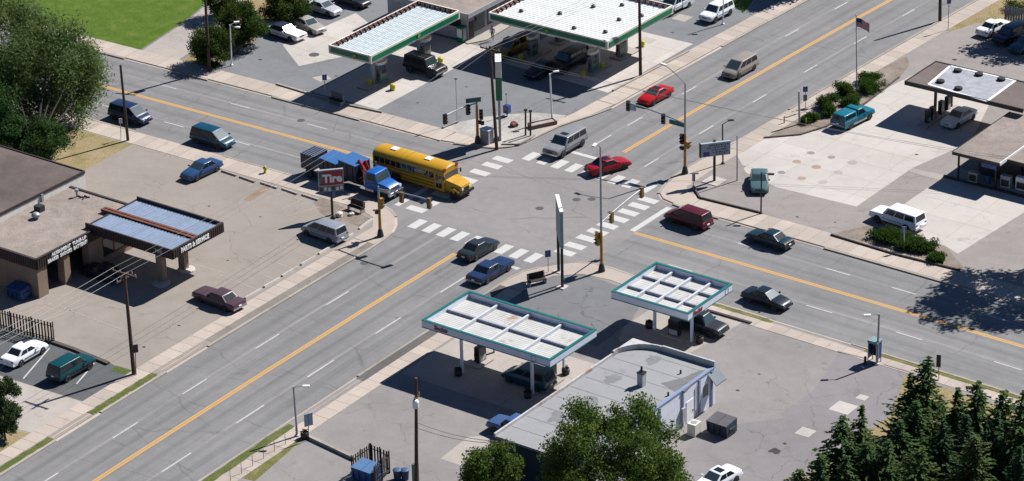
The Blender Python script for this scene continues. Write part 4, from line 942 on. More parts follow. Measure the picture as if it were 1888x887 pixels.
def planter(px, py, label):
    c = G(px, py); o = wempty('barrel_planter', label, 'planter', c)
    MB().lathe((c.x, c.y, c.z), [(.32, 0), (.38, .3), (.34, .62), (.28, .62), (.27, .5), (.01, .5)], 12).build('barrel', M_DBROWN, o, smooth=True)
    m = MB(); rr = random.Random(px)
    for _ in range(60):
        a = rr.uniform(0, 6.28); d = rr.uniform(0, .34); z = c.z+rr.uniform(.55, .85); p = Vector((c.x+d*math.cos(a), c.y+d*math.sin(a), z)); m.obox(p, (.09, .09, .015), a, 0, rr.uniform(-1, 1), rr.uniform(-1, 1))
    m.build('plants', [M_PLANT], o)['kind'] = 'stuff'
for i, (px, py, lb) in enumerate(((845, 692, 'planter barrel by the left front column of the larger canopy'), (973, 733, 'planter barrel by the right front column of the larger canopy'), (1043, 690, 'sunlit planter barrel by the store front'), (1197, 604, 'planter barrel by the left column of the small canopy'), (562, 808, 'planter barrel beside the lot entrance sign'), (1290, 632, 'planter barrel by the right column of the small canopy'))): planter(px, py, lb)

# ---- near store: white walls, grey roof with a low curved parapet
def near_store():
    x0, x1, y0, y1, zr = 28.75, 37.4, -47.2, -26.4, 3.6
    r = wempty('store_building', 'white store with grey flat roof and curved front parapet behind the near tree', 'building', ((x0+x1)/2, (y0+y1)/2, ZL))
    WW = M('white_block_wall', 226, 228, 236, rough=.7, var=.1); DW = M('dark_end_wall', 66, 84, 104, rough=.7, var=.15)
    MB().box(x1-.3, y0, ZL, x1, y1, zr-.02).build('wall', WW, r); MB().box(x0, y0+.31, ZL, x0+.3, y1, zr-.02).build('wall', WW, r)
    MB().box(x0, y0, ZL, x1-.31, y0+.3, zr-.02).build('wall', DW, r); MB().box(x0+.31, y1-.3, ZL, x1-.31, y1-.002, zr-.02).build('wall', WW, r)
    # curved roof outline at the front corner
    rad = 3.2; arc = [(x0+rad-rad*math.cos(R(a)), y1-rad+rad*math.sin(R(a))) for a in range(0, 91, 10)]
    ro = MB().prism([(x0+.1, y0+.1), (x1-.1, y0+.1), (x1-.1, y1-.1)]+[(px+.12, py-.12) for px, py in arc[::-1]], zr-.02, zr+.06).build('roof', M_ROOFGREY, r)
    pp = [(x1, y1)]+arc[::-1]+[(x0, y1-6), (x0, y1-10), (x0, y1-14.5), (x0, y0)]
    PM = stained('rusty_white_coping', (232, 232, 232), amount=.60)
    for i, (a, b) in enumerate(zip(pp, pp[1:])):
        a, b = Vector(a), Vector(b); t = (b-a).normalized(); n = Vector((-t.y, t.x))*.16; g = t*.004
        h0 = .62 if i == 0 else .55 if i < 10 else .36
        MB().prism([a+g, b-g, b+n-g, a+n+g], zr-.25, zr+h0).build('parapet', PM, r)
    # triangular ledge outside the curve
    MB().prism([(x0, y1)]+[(px-.03, py+.03) for px, py in arc], zr+.2, zr+.42).build('corner_ledge', PM, r)
    for xx in (y0+7, y0+12, y1-5.2, y1-2.6, y1-.6): MB().box(x1, xx-.12, ZL, x1+.1, xx+.12, zr-.1).build('pilaster', M('pilaster_blue', 164, 182, 220), r)
    MB().box(x1-.28, y0, zr, x1+.06, y1-.05, zr+.12).build('coping', M('pilaster_blue', 164, 182, 220), r)
    d = MB().box(x1-.02, y1-4.6, ZL, x1+.05, y1-3.5, 2.2).build('door', M_WHITEP, r); MB().box(x1+.05, y1-3.7, 1.0, x1+.1, y1-3.6, 1.12).build('handle', M_BLACK, d)
    w = MB().box(x1-.02, y1-1.9, 1.5, x1+.04, y1-1.2, 2.5).build('window', M_DARKGLASS, r); MB().box(x1-.02, y1-1.98, 1.4, x1+.07, y1-1.12, 1.5).build('sill', M_WHITEP, w)
    MB().add([(x1, y1-1.2, 3.4), (x1+.9, y1-1.2, 2.6), (x1+.9, y1+.4, 2.6), (x1, y1+.4, 3.4), (x1, y1-1.2, 3.32), (x1+.9, y1-1.2, 2.52), (x1+.9, y1+.4, 2.52), (x1, y1+.4, 3.32)], [(0, 1, 2, 3), (7, 6, 5, 4), (0, 4, 5, 1), (1, 5, 6, 2), (2, 6, 7, 3), (3, 7, 4, 0)]).build('awning', M('slate_awning', 96, 110, 124), r)
    MB().box(x1, y1-5.5, .6, x1+.25, y1-5.0, 2.0).tube((x1+.1, y1-3.0, .2), (x1+.1, y1-3.0, 3.2), .05).build('meter_pipes', M_SILVERBOX, r)
    # rooftop: chimney with flue, stub vents, dark repair patch
    c = G(1183, 712, zr); cc = MB().box(c.x-.28, c.y-.28, zr+.06, c.x+.28, c.y+.28, zr+1.35).build('chimney', M_SILVERBOX, ro); MB().tube((c.x, c.y, zr+1.35), (c.x, c.y, zr+1.9), .1).box(c.x-.33, c.y-.33, zr+1.3, c.x+.33, c.y+.33, zr+1.38).build('flue', M_BLACK, r)
    for px, py in ((1232, 731), (1255, 690)):
        c = G(px, py, zr); MB().tube((c.x, c.y, zr+.05), (c.x, c.y, zr+.4), .09).build('vent_pipe', M_BLACK, r)
    pts = [G(x, y, zr) for x, y in ((1218, 708), (1262, 697), (1290, 684), (1308, 684), (1285, 702), (1262, 722), (1245, 724))]
    flat_poly('repair_patch', pts, zr+.066, M_LOT_SED, ro)
    SM = ground_mat('roof_seam_tar', al(164, 164, 167), crack=0, patch=.3, grain=.3, stain=.3)
    for k in range(9):
        yy = y0+2.2+k*2.15; MB().box(x0+.25 if yy < y1-3.4 else x0+1.2+(k == 8)*1.5, yy, zr+.05, x1-.3, yy+.1, zr+.068).build('roof_seam', SM, ro)
    for k, (px, py, w) in enumerate(((1080, 745, 1.1), (1130, 700, .8), (1030, 770, .9), (1205, 665, .7))):
        c = G(px, py, zr); rr = random.Random(k); flat_poly('ponding_stain', [(c.x+w*math.cos(a)*rr.uniform(.6, 1.1), c.y+w*1.5*math.sin(a)*rr.uniform(.6, 1.1)) for a in [i*.35 for i in range(18)]], zr+.0665, SM, ro)
near_store()

# ---- filling station on the far side: two green canopies and a store
def emblem(par, c, xd, s=.55):
    xd = Vector((*xd, 0)).normalized(); nd = xd.cross(Vector((0, 0, 1))); m = MB(); c = Vector(c)
    pts = [(-.5, .5), (.5, .5), (.5, -.1), (.3, -.42), (0, -.62), (-.3, -.42), (-.5, -.1)]
    vs = [c+xd*(a*s)+Vector((0, 0, b*s))+nd*d for d in (.03, -.01) for a, b in pts]; n = len(pts)
    o = m.add(vs, [tuple(range(n)), tuple(range(2*n-1, n-1, -1))]+[(i, n+i, n+(i+1) % n, (i+1) % n) for i in range(n)]).build('emblem', M_BPG, par)
    lettering('BP', s*.75, c+nd*.035, xd, par, M_BPY, depth=.012, bold=.012, name='emblem_letters')
def green_canopy(x0, x1, y0, y1, zt, cols, label, deckm, seam, nstrip, ups):
    r = wempty('filling_canopy', label, 'canopy', ((x0+x1)/2, (y0+y1)/2, ZL)); fh = .95; zb = zt-fh; th = .18; e = .03
    for a, b, c, d in ((x0, y0, x1, y0+th), (x0, y1-th, x1, y1), (x0, y0+th+.002, x0+th, y1-th-.002), (x1-th, y0+th+.002, x1, y1-th-.002)):
        f = MB().box(a, b, zb, c, d, zt).build('fascia', M_OFFWHITE, r)
    # green light bands on the two visible sides and the others
    for a, b, c, d in ((x0+.3, y0-.06, x1-.3, y0+.0), (x0+.3, y1, x1-.3, y1+.06), (x1, y0+.3, x1+.06, y1-.3), (x0-.06, y0+.3, x0, y1-.3)):
        MB().box(a, b, zb+.22, c, d, zt-.2).build('green_band', M_BPG, r)
    zd = zt-.42; ix0, ix1, iy0, iy1 = x0+th, x1-th, y0+th, y1-th
    for i in range(nstrip):
        if seam == 'X':
            a, b = iy0+(iy1-iy0)*i/nstrip, iy0+(iy1-iy0)*(i+1)/nstrip; m = MB().box(ix0, a+.012, zd-.05, ix1, b-.012, zd); m.box(ix0, b-.04, zd-.02, ix1, b-.012, zd+.035)
            k = 8
            for j in range(1, k): x = ix0+(ix1-ix0)*j/k; m.box(x-.015, a+.02, zd-.02, x+.015, b-.06, zd+.015)
        else:
            a, b = ix0+(ix1-ix0)*i/nstrip, ix0+(ix1-ix0)*(i+1)/nstrip; m = MB().box(a+.012, iy0, zd-.05, b-.012, iy1, zd); m.box(b-.04, iy0, zd-.02, b-.012, iy1, zd+.035)
            k = 14
            for j in range(1, k): y = iy0+(iy1-iy0)*j/k; m.box(a+.02, y-.015, zd-.02, b-.06, y+.015, zd+.015)
        m.build('deck_panel', deckm, r)
    # brown stiffeners standing behind the far edges
    n = int((y1-y0)/.8)
    for i in range(n+1):
        y = y0+.4+(y1-y0-.8)*i/n; MB().obox((x0+.34, y, zt-.2), (.5, .09, .34), 0, 0, 0, .5).build('stiffener', M_RUST, r)
    n = int((x1-x0)/.8)
    for i in range(n+1):
        x = x0+.4+(x1-x0-.8)*i/n; MB().obox((x, y1-.34, zt-.2), (.09, .5, .34), 0, 0, -.5).build('stiffener', M_RUST, r)
    MB().box(x0+.19, y0+.3, zt-.1, x0+.24, y1-.3, zt+.02).build('edge_angle', M_RUST, r); MB().box(x0+.3, y1-.24, zt-.1, x1-.3, y1-.19, zt+.02).build('edge_angle', M_RUST, r)
    MB().box(x0+.05, y0+.05, zb-.04, x1-.05, y1-.05, zb+.02).build('soffit', M_OFFWHITE, r)
    for cx, cy in cols: MB().box(cx-.16, cy-.16, ZL, cx+.16, cy+.16, zb-.03).build('column', M_SILVERBOX, r)
    for cx, cy in ups: MB().lathe((cx, cy, 0), [(.26, zd), (.26, zd+.22), (.16, zd+.3), (.01, zd+.3)], 10).build('roof_drain', M_BLACK, r)
    return r
g1 = green_canopy(-35.6, -29.8, 10.5, 26.3, 5.4, [(-32.8, 14.4), (-32.8, 22.6)], 'smaller green banded canopy with pale metal deck', M_PAINTDECK, 'Y', 16, [])
emblem(g1, (-32.0, 10.42, 4.9), (1, 0)); emblem(g1, (-29.72, 18.8, 4.9), (0, 1))
g2 = green_canopy(-26.8, -10.95, 27.55, 40.3, 5.4, [(-22.9, 31.3), (-14.8, 31.3), (-14.7, 36.5), (-22.9, 36.5)], 'larger green banded canopy with white gridded deck', M_WDECK, 'X', 26,
    [(-24.5, 30.5), (-20.5, 32.2), (-16.7, 29.5), (-13.2, 30.4), (-14, 34.2), (-18.6, 35.9), (-22.8, 36.6), (-16.2, 38), (-12.6, 36.5)])
emblem(g2, (-18.9, 27.47, 4.9), (1, 0))
island(-33.6, 12.5, -32.0, 16.3, 'near pump island under the smaller green canopy'); pump(-32.3, 15.3, 'pump with oval topper at the near end of the smaller green canopy', green=True)
island(-33.6, 20.5, -32.0, 24.4, 'far pump island under the smaller green canopy'); pump(-32.3, 23.2, 'pump with oval topper at the far end of the smaller green canopy', green=True)
for i, (x, y) in enumerate(((-14.8, 31.3), (-14.7, 36.5), (-22.9, 31.3), (-22.9, 36.5))):
    w = ('near right', 'far right', 'near left', 'far left')[i]
    island(x-.8, y-2.1, x+.8, y+1.6, 'pump island at the %s column of the larger green canopy' % w); pump(x+.05, y-1.1, 'pump with oval topper at the %s column of the larger green canopy' % w, green=True)
for px, py, lb in ((724, 162, 'yellow guard post in the sun at the near pump of the small green canopy'), (681, 153, 'yellow guard post beside the near column of the small green canopy'), (812, 113, 'yellow guard post in front of the black off roader'), (961, 108, 'yellow guard post in the shade by the mustard pickup'), (1075, 139, 'yellow guard post in the shade at the near right island'), (1110, 122, 'yellow guard post behind the near right column'), (1034, 66, 'yellow guard post below the green band emblem'), (1151, 98, 'yellow guard post at the far right pump'), (1184, 82, 'yellow guard post beside the tall pole at the far right pump')):
    c = G(px, py, .35); bollard(c.x, c.y, lb, .2, h=.62, r=.3)

def far_store():
    r = wempty('store_building', 'low filling station store with tan roof between the green canopies', 'building', (-37, 34, ZL))
    x0, x1, y0, y1, zt = -43, -31.6, 30.1, 52, 3.5
    W = M('grey_white_wall', 196, 196, 200, rough=.7); 
    MB().box(x0, y0, ZL, x1-.21, y0+.2, zt).build('wall', W, r); MB().box(x1-.2, y0, ZL, x1, y1, zt).build('wall', W, r); MB().box(x0, y0+.21, ZL, x0+.2, y1, zt).build('wall', W, r); MB().box(x0+.21, y1-.2, ZL, x1-.21, y1, zt).build('wall', W, r)
    MB().box(x0-.4, y0-1.2, zt, x1+.9, y1+.4, zt+.3).build('roof', M_ROOFGRAVEL, r); 
    MB().box(x1+.9, y0-1.22, zt-.12, x1+1.0, y1+.4, zt+.42).build('gutter', M_SILVERBOX, r); MB().box(x0-.4, y0-1.3, zt-.12, x1+.9, y0-1.21, zt+.42).build('gutter', M_SILVERBOX, r)
    for i in range(7):
        w = MB().box(x1-.02, y0+1.2+i*2.4, 1.0, x1+.05, y0+3.0+i*2.4, 3.0).build('window', M_DARKGLASS, r); MB().box(x1-.02, y0+1.15+i*2.4, .9, x1+.09, y0+3.05+i*2.4, 1.0).build('sill', M_DBROWN, w)
    for i in range(3): MB().box(x1-2.6-i*3, y0-.05, 1.5, x1-1-i*3, y0+.02, 2.8).build('window', M_DARKGLASS, r)
    MB().box(x1-.02, y0+.1, ZL+.02, x1+.06, y0+1.0, 2.3).build('door', M_DBROWN, r)
far_store()
v = wempty('vending_machine', 'green and white vending machine at the corner of the far store', 'vending machine', G(857, 74))
c = G(857, 74); MB().box(c.x-.5, c.y-.9, ZL, c.x+.4, c.y-.1, 1.9).build('case', M_BPG, v, bevel=.03); MB().box(c.x-.4, c.y-.93, .7, c.x+.3, c.y-.89, 1.7).build('front_panel', M_WHITEP, v); MB().box(c.x+.39, c.y-.8, .4, c.x+.42, c.y-.2, 1.7).build('side_panel', M_SILVERBOX, v)

# ---- tyre shop: gravel roof, dark ribbed fascia, bays, canopy on brick piers
def ribbed(m, a, b, z0, z1, n, out, d=.06):
    """a row of upright ribs between two ground points"""
    a = Vector(a); b = Vector(b); t = (b-a).normalized(); nn = Vector((t.y, -t.x))*out
    for i in range(n):
        p = a+(b-a)*((i+.2)/n); q = a+(b-a)*((i+.75)/n); m.prism([p, q, q+nn*d, p+nn*d], z0, z1)
def tyre_shop():
    r = wempty('tyre_shop', 'low tan brick tyre shop with dark ribbed fascia and gravel roof', 'building', (-33, -37, ZL))
    x0, x1, y0, y1, zt = -40.5, -26.65, -44.2, -30.2, 4.2
    W = M_BRICK; zf = 3.1
    MB().box(x0, y0, ZL, x1-.9, y0+.35, zf).build('wall', W, r); MB().box(x0, y0+.36, ZL, x0+.35, y1-.36, zf).build('wall', W, r); MB().box(x0, y1-.35, ZL, x1-.4, y1, zf).build('wall', W, r)
    for a, b in ((-44.2, -42.9), (-40.6, -39.8), (-37.2, -35.3)): MB().box(x1-.88, a, ZL, x1, b, zf-.01).build('pier', W, r)
    for a, b in ((-42.9, -40.6), (-39.8, -37.2)):
        MB().box(x1-5.0, a+.02, ZL+.01, x1-4.9, b-.02, zf-.05).build('bay_back_wall', M_BLACK, r)
        d = MB().box(x1-3.0, a+.05, zf-.32, x1-.7, b-.05, zf-.26).build('overhead_door', M_SILVERBOX, r)
    MB().box(x1-.3, -35.3, ZL, x1-.1, y1-.36, zf-.01).build('office_wall', W, r)
    for i in range(3): w = MB().box(x1-.12, -35.1+i*1.5, .9, x1-.04, -33.8+i*1.5, 2.6).build('window', M_DARKGLASS, r); MB().box(x1-.12, -35.15+i*1.5, .8, x1+.0, -33.75+i*1.5, .9).build('sill', M_DBROWN, w)
    MB().box(x0+.1, y0+.1, zt-.25, x1-.1, y1-.1, zt-.05).build('roof', M_ROOFGRAVEL, r)
    for a, b, o_ in (((x0, y0), (x1, y0), 1), ((x1, y0), (x1, y1), 1), ((x1, y1), (x0, y1), 1)):
        m = MB(); av, bv = Vector(a), Vector(b); t = (bv-av).normalized(); nn = Vector((t.y, -t.x)); g = t*.06 if o_ else t*0
        m.prism([av+nn*.08, bv+nn*.08, bv-nn*.1, av-nn*.1], zf, zt); ribbed(m, av+nn*.08, bv+nn*.08, zf+.03, zt-.06, int((bv-av).length/.3), 1, .05)
        m.prism([av+nn*.16-g*0, bv+nn*.16, bv-nn*.12, av-nn*.12], zt, zt+.05)
        m.build('fascia', M_DBROWN, r)
    lw = M('white_letters', 236, 236, 232, rough=.5, var=.03)
    lettering('ALIGNMENT  TUNE-UP', .44, (x1+.16, -39.9, 3.92), (0, 1), r, lw, bold=.022, depth=.03, sx=1.05)
    lettering('BRAKES  SHOCKS  BATTERIES', .44, (x1+.16, -40.1, 3.42), (0, 1), r, lw, bold=.022, depth=.03, sx=.95)
    # roof furniture
    c = G(197/2.957, 280+362/2.957, zt); 
    MB().lathe((c.x, c.y, 0), [(.25, zt-.05), (.25, zt+.2), (.45, zt+.25), (.4, zt+.45), (.2, zt+.6), (.01, zt+.62)], 14).build('roof_ventilator', M_GALV, r, smooth=True)
    c = G(73, 388, zt); MB().box(c.x-.4, c.y-.35, zt-.05, c.x+.4, c.y+.35, zt+.55).build('roof_unit', M_DGREEN, r)
    c = G(142, 362, zt); MB().tube((c.x, c.y, zt-.05), (c.x, c.y, zt+.6), .1).lathe((c.x, c.y, 0), [(.2, zt+.55), (.2, zt+.75), (.01, zt+.8)], 10).build('flue', M_GALV, r)
    for k in range(5): c = G(146+k*4, 362+(k % 3)*2, zt); MB().obox((c.x, c.y, zt+.02), (.4, .1, .1), k).build('debris', M_BLACK, r)
tyre_shop()
def tyre_canopy():
    x0, x1, y0, y1, zt = -27.5, -16.6, -36.35, -29.1, 4.7; fh = 1.0; zb = zt-fh
    r = wempty('shop_canopy', 'flat canopy with pale blue ribbed deck and dark fascia on brick piers', 'canopy', ((x0+x1)/2, (y0+y1)/2, ZL))
    for a, b in (((x0, y0), (x1, y0)), ((x1, y0), (x1, y1)), ((x1, y1), (x0, y1)), ((x0, y1), (x0, y0))):
        m = MB(); av, bv = Vector(a), Vector(b); t = (bv-av).normalized(); nn = Vector((t.y, -t.x)); k = .08 if abs(t.x) > .5 else -.001
        hi = zt-.28 if a == (x0, y1) else zt
        m.prism([av+nn*.08-t*k, bv+nn*.08+t*k, bv-nn*.08+t*k*0-t*.08*0, av-nn*.08], zb, hi); ribbed(m, av+nn*.08, bv+nn*.08, zb+.03, hi-.05, int((bv-av).length/.3), 1, .05)
        m.build('fascia', M_DBROWN, r)
    n = 26; zd = zt-.35
    for half, (ya, yb) in enumerate(((y0+.1, (y0+y1)/2-.42), ((y0+y1)/2+.42, y1-.1))):
        for i in range(n):
            a = x0+.1+(x1-x0-.2)*i/n; b = x0+.1+(x1-x0-.2)*(i+1)/n
            MB().add([(a, ya, zd-.02), (a, yb, zd-.02), (a+.09, ya, zd+.06), (a+.09, yb, zd+.06), (b-.06, ya, zd+.06), (b-.06, yb, zd+.06), (b-.004, ya, zd-.02), (b-.004, yb, zd-.02)], [(0, 2, 3, 1), (2, 4, 5, 3), (4, 6, 7, 5)]).build('deck_panel', M_BLUEDECK, r)
    MB().box(x0+.1, (y0+y1)/2-.4, zd-.06, x1-.1, (y0+y1)/2+.4, zd-.02).build('gutter_pan', M_BLACK, r)
    ym = (y0+y1)/2
    for s in (-.30, .12): MB().box(x0-1.2, ym+s, zd-.02, x1-.1, ym+s+.28, zd+.22).build('steel_beam', M_RUST, r)
    MB().box(x0+.1, y0+.1, zb+.02, x1-.1, y1-.1, zb+.07).build('soffit', M_OFFWHITE, r)
    for cx, cy in ((-19.4, -35.0), (-19.4, -31.9)):
        MB().box(cx-.38, cy-.32, ZL, cx+.38, cy+.32, zb+.02).build('pier', M_BRICK, r)
        MB().lathe((cx+.3, cy-.5 if cy < -33 else cy+.0, 0), [(.85, ZL), (.85, ZL+.16), (.75, ZL+.2), (.01, ZL+.2)], 18).build('pier_base', M_CONC, r)
    lw = MATS['white_letters']
    lettering('PARTS & SERVICE', .62, (x1+.16, -33.3, zb+.5), (0, 1), r, lw, bold=.03, depth=.03, sx=.84)
    lettering('TIRE', .5, (x1-1.6, y0-.16, zb+.5), (1, 0), r, M_SILVERBOX, bold=.012, depth=.02)
tyre_canopy()
def white_shop():
    x0, x1, y0, y1, zt = -56, -35.4, -58, -28.0, 5.0
    r = wempty('shop_building', 'taller shop with white side wall and dark stained roof by the willow', 'building', ((x0+x1)/2, (y0+y1)/2, ZL))
    W = M('white_side_wall', 228, 224, 216, rough=.8, var=.1)
    MB().box(x1-.3, y0, ZL, x1, y1, zt-.2).build('wall', W, r); MB().box(x0, y1-.3, ZL, x1-.31, y1, zt-.2).build('wall', W, r); MB().box(x0, y0, ZL, x1-.31, y0+.3, zt-.2).build('wall', W, r); MB().box(x0, y0+.31, ZL, x0+.3, y1-.31, zt-.2).build('wall', W, r)
    MB().box(x0+.1, y0+.1, zt-.19, x1-.1, y1-.1, zt-.02).build('roof', M_ROOFDARK, r)
    for b in ((x1-.09, y0, zt-.2, x1+.06, y1, zt+.08), (x0, y1-.09, zt-.2, x1-.1, y1+.06, zt+.08)): MB().box(*b).build('coping', M_DBROWN, r)
    c = G(60, 368, 4.0); MB().box(x1, c.y-.15, 4.2, x1+.15, c.y+.15, 4.9).build('wall_vent', M_GALV, r)
white_shop()

# ---- service station on the right
def right_station():
    r = wempty('service_canopy', 'flat canopy with dark fascia and patched white roof over the old pumps', 'canopy', (25.5, 41, ZL))
    x0, x1, y0, y1, zt = 19.6, 31.9, 37.75, 44.4, 4.2
    MB().box(x0, y0, zt-.45, x1+1.5, y0+.15, zt).build('fascia', M_BLACK, r); MB().box(x0, y1-.15, zt-.45, x1+1.5, y1, zt).build('fascia', M_BLACK, r); MB().box(x0, y0+.151, zt-.45, x0+.15, y1-.151, zt).build('fascia', M_BLACK, r)
    ro = MB().box(x0+.1, y0+.1, zt-.3, x1+1.5, y1-.1, zt-.06).build('roof', M_ROOFDARK, r)
    pts = [G(x, y, zt) for x, y in ((1712, 155), (1752, 121), (1872, 148), (1820, 186))]
    flat_poly('membrane_patch', pts, zt-.05, M('white_membrane', 204, 206, 214, boost=False, rough=.6, var=.25, scale=1.2), ro)
    for a, b in zip(pts, pts[1:]+pts[:1]):
        t = (b-a).normalized(); n = Vector((-t.y, t.x, 0))*.14; MB().prism([a-n, b-n, b+n, a+n], zt-.055, zt-.02).build('seam_strip', M_WHITEP, r)
    MB().box(x0+.15, y0+.15, zt-.44, x1+1.5, y1-.15, zt-.40).build('soffit', M_OFFWHITE, r)
    for px, py in ((1766, 131), (1805, 138), (1846, 147), (1734, 151), (1767, 164)):
        c = G(px, py, zt)
        MB().lathe((c.x, c.y, 0), [(.2, zt-.04), (.42, zt-.04), (.45, zt+.08), (.42, zt+.2), (.2, zt+.2)], 14).build('roof_tyre', M_RUBBER, ro, smooth=True)
    for cx, cy in ((22.6, 39.1), (22.6, 42.6)): MB().box(cx-.12, cy-.12, ZL, cx+.12, cy+.12, zt-.44).build('column', M_DBROWN, r)
    island(22.0, 36.4, 23.2, 43.2, 'long dark pump island under the flat canopy of the right station')
    for k, (y, nm) in enumerate(((37.6, 'nearest'), (38.5, 'second'), (40.4, 'third'), (41.8, 'farthest'))):
        pump(22.6, y, '%s old slim pump on the right station island' % nm, False, along='Y').scale = (.55, .8, .95)
    r2 = wempty('service_station', 'right service station with overhanging tan gravel roof and dark walls', 'building', (40, 33, ZL))
    zt = 3.3; DW = M('dark_brown_wall', 84, 76, 78, rough=.7, var=.12); x0, x1, y0, y1 = 31.7, 36.9, 26.3, 38.4
    MB().box(33.2, 29.0, ZL, 52, 29.25, zt-.3).build('wall', DW, r2); MB().box(33.2, 29.26, ZL, 33.4, 40, zt-.3).build('wall', DW, r2)
    MB().box(x0, y0, zt-.2, x1, y1, zt-.03).build('roof', M_ROOFGRAVEL, r2); MB().box(x1+.12, 27.9, zt-.35, 53, 42, zt-.2).build('roof', M_ROOFGRAVEL, r2)
    MB().box(x0-.03, y0-.1, zt-.32, x1+.1, y0, zt).build('fascia', M_BLACK, r2); MB().box(x1, y0+.001, zt-.32, x1+.1, y1, zt).build('fascia', M_WHITEP, r2); MB().box(x0-.1, y0, zt-.32, x0-.001, y1, zt).build('fascia', M_BLACK, r2)
    MB().box(x1+.101, 27.8, zt-.5, 53, 27.89, zt-.15).build('fascia', M_BLACK, r2)
    for cx in (32.2, 36.4): MB().box(cx-.08, y0+.3, ZL, cx+.08, y0+.46, zt-.32).build('post', M_BLACK, r2)
    for k in range(4): w = MB().box(38+k*2.6, 28.93, 1.0, 40+k*2.6, 29.02, 2.6).build('window', M_DARKGLASS, r2); MB().box(37.95+k*2.6, 28.9, .9, 40.05+k*2.6, 29.01, 1.0).build('sill', M_BLACK, w)
    MB().box(30.6, 26.5, ZL, 45, 26.8, ZL+.22).build('kerb_step', M_DBROWN, r2)
    MB().box(30.75, 26.81, ZL, 45, 28.99, ZL+.16).build('walkway', M_CONC2, r2)
    MB().box(35.0, 26.18, 2.5, 36.7, 26.22, 2.95).build('sign_board', M_BLUESIGN, r2)
    for i, (px, py, s, m, nm, lb) in enumerate(((1795, 335, .5, M_GALV, 'water_cooler', 'round topped grey machine under the right station overhang'), (1821, 338, .4, M_BLUEBIN, 'waste_bin', 'small blue bin under the right station overhang'), (1855, 345, .55, M_SILVERBOX, 'ice_chest', 'pale grey chest by the right station wall'), (1884, 350, .6, M_WHITEP, 'ice_chest', 'white chest at the right edge by the station wall'))):
        c = G(px, py, .26); o = wempty(nm, lb, 'machine' if i != 1 else 'bin', c)
        if i == 1: MB().lathe((c.x, c.y, c.z), [(.28, 0), (.34, .8), (.36, .8), (.36, .9), (.02, .92)], 12).build('drum', m, o)
        else: MB().box(c.x-s, c.y-.3, c.z, c.x+s, c.y+.3, c.z+1.1+.1*i).build('case', m, o, bevel=.06); MB().box(c.x-s*.8, c.y-.32, c.z+.2, c.x+s*.8, c.y-.28, c.z+.9).build('panel', M_PUMPDARK, o)
right_station()
# ================================================================ STREET FURNITURE
def pole_obj(name, label, cat, base, top, r0_, r1_, mat, group=None):
    b, t = POLE(base, top); r = wempty(name, label, cat, b, group)
    MB().tube(b-Vector((0, 0, .1)), t, r0_, r1_, 10).build('pole', mat, r, smooth=False); return r, b, t
# ---- traffic signals
M_LENS_R = M('red_signal_lens', 150, 40, 40, rough=.3); M_LENS_A = M('amber_signal_lens', 150, 110, 40, rough=.3); M_LENS_G = M('green_signal_lens', 40, 120, 96, rough=.3)
def sig_head(root, c, face, body, n=3):
    c = Vector(c); d = Vector((math.cos(R(face)), math.sin(R(face)), 0)); hh = .36*n
    h = MB().obox(c, (.28, .38, hh), R(face)).build('signal_head', body, root)
    for i, m in enumerate((M_LENS_R, M_LENS_A, M_LENS_G)[:n]):
        p = c+d*.14+Vector((0, 0, hh/2-.18-.36*i))
        MB().tube(p-d*.02, p+d*.02, .13, .13, 10).build('lens', m, h)
        MB().obox(p+d*.12+Vector((0, 0, .13)), (.24, .3, .03), R(face)).build('visor', M_BLACK, h)
    return h
def signal(label, x, y, ztop, arm, arm_z, heads, side, yel_top, lum=None, street=None):
    r = wempty('traffic_signal', label, 'traffic signal', (x, y, ZL), 'mast arm traffic signals at the crossing')
    MB().lathe((x, y, 0), [(.34, ZL+.03), (.32, .35), (.24, .75), (.17, .95), (.01, .95)], 10).build('base', M_DGREEN, r)
    MB().tube((x, y, .9), (x, y, yel_top), .16, .13, 10).build('lower_pole', M_SIGNALY, r)
    MB().tube((x, y, yel_top), (x, y, ztop), .12, .075, 10).build('upper_pole', M_GALV, r)
    a = Vector((x, y, arm_z[0])); e = Vector((x+arm[0], y+arm[1], arm_z[1])); mid = a.lerp(e, .5)+Vector((0, 0, .12))
    MB().path([a, a.lerp(e, .25)+Vector((0, 0, .09)), mid, a.lerp(e, .75)+Vector((0, 0, .09)), e], .075, 8).build('mast_arm', M_GALV, r)
    for t, face, body in heads:
        p = a.lerp(e, t); sig_head(r, p+Vector((0, 0, -.35)), face, body)
    for dx, dy, z, face, body, n in side: sig_head(r, (x+dx, y+dy, z), face, body, n)
    if street:
        t, L_, face = street; p = a.lerp(e, t); MB().obox(p+Vector((0, 0, -.28)), (L_, .05, .5), math.atan2(arm[1], arm[0])).build('street_name_sign', M_GREENSIGN, r)
    if lum:
        p = Vector((x, y, ztop)); q = p+Vector(lum); m = [p.lerp(q, t)+Vector((0, 0, .55*math.sin(t*math.pi*.5))) for t in (0, .2, .45, .75, 1)]
        MB().path(m, .05, 6).build('lamp_arm', M_GALV, r); d = (m[-1]-m[-2]).normalized()
        MB().obox(m[-1]+d*.3, (.75, .3, .16), math.atan2(d.y, d.x)).build('lamp_head', M_OFFWHITE, r, bevel=.04)
    return r
BR = M('weathered_signal_back', 148, 112, 52, rough=.6)
signal('near left corner traffic signal with yellow pole and arm over the avenue', -8.2, -15.7, 5.5, (6.3, 0), (5.2, 5.6), ((.45, 90, BR), (.98, 90, BR)), ((.22, .1, 3.7, 0, M_SIGNALY, 3), (-.25, -.1, 2.75, 200, M_BLACK, 1)), 4.3)
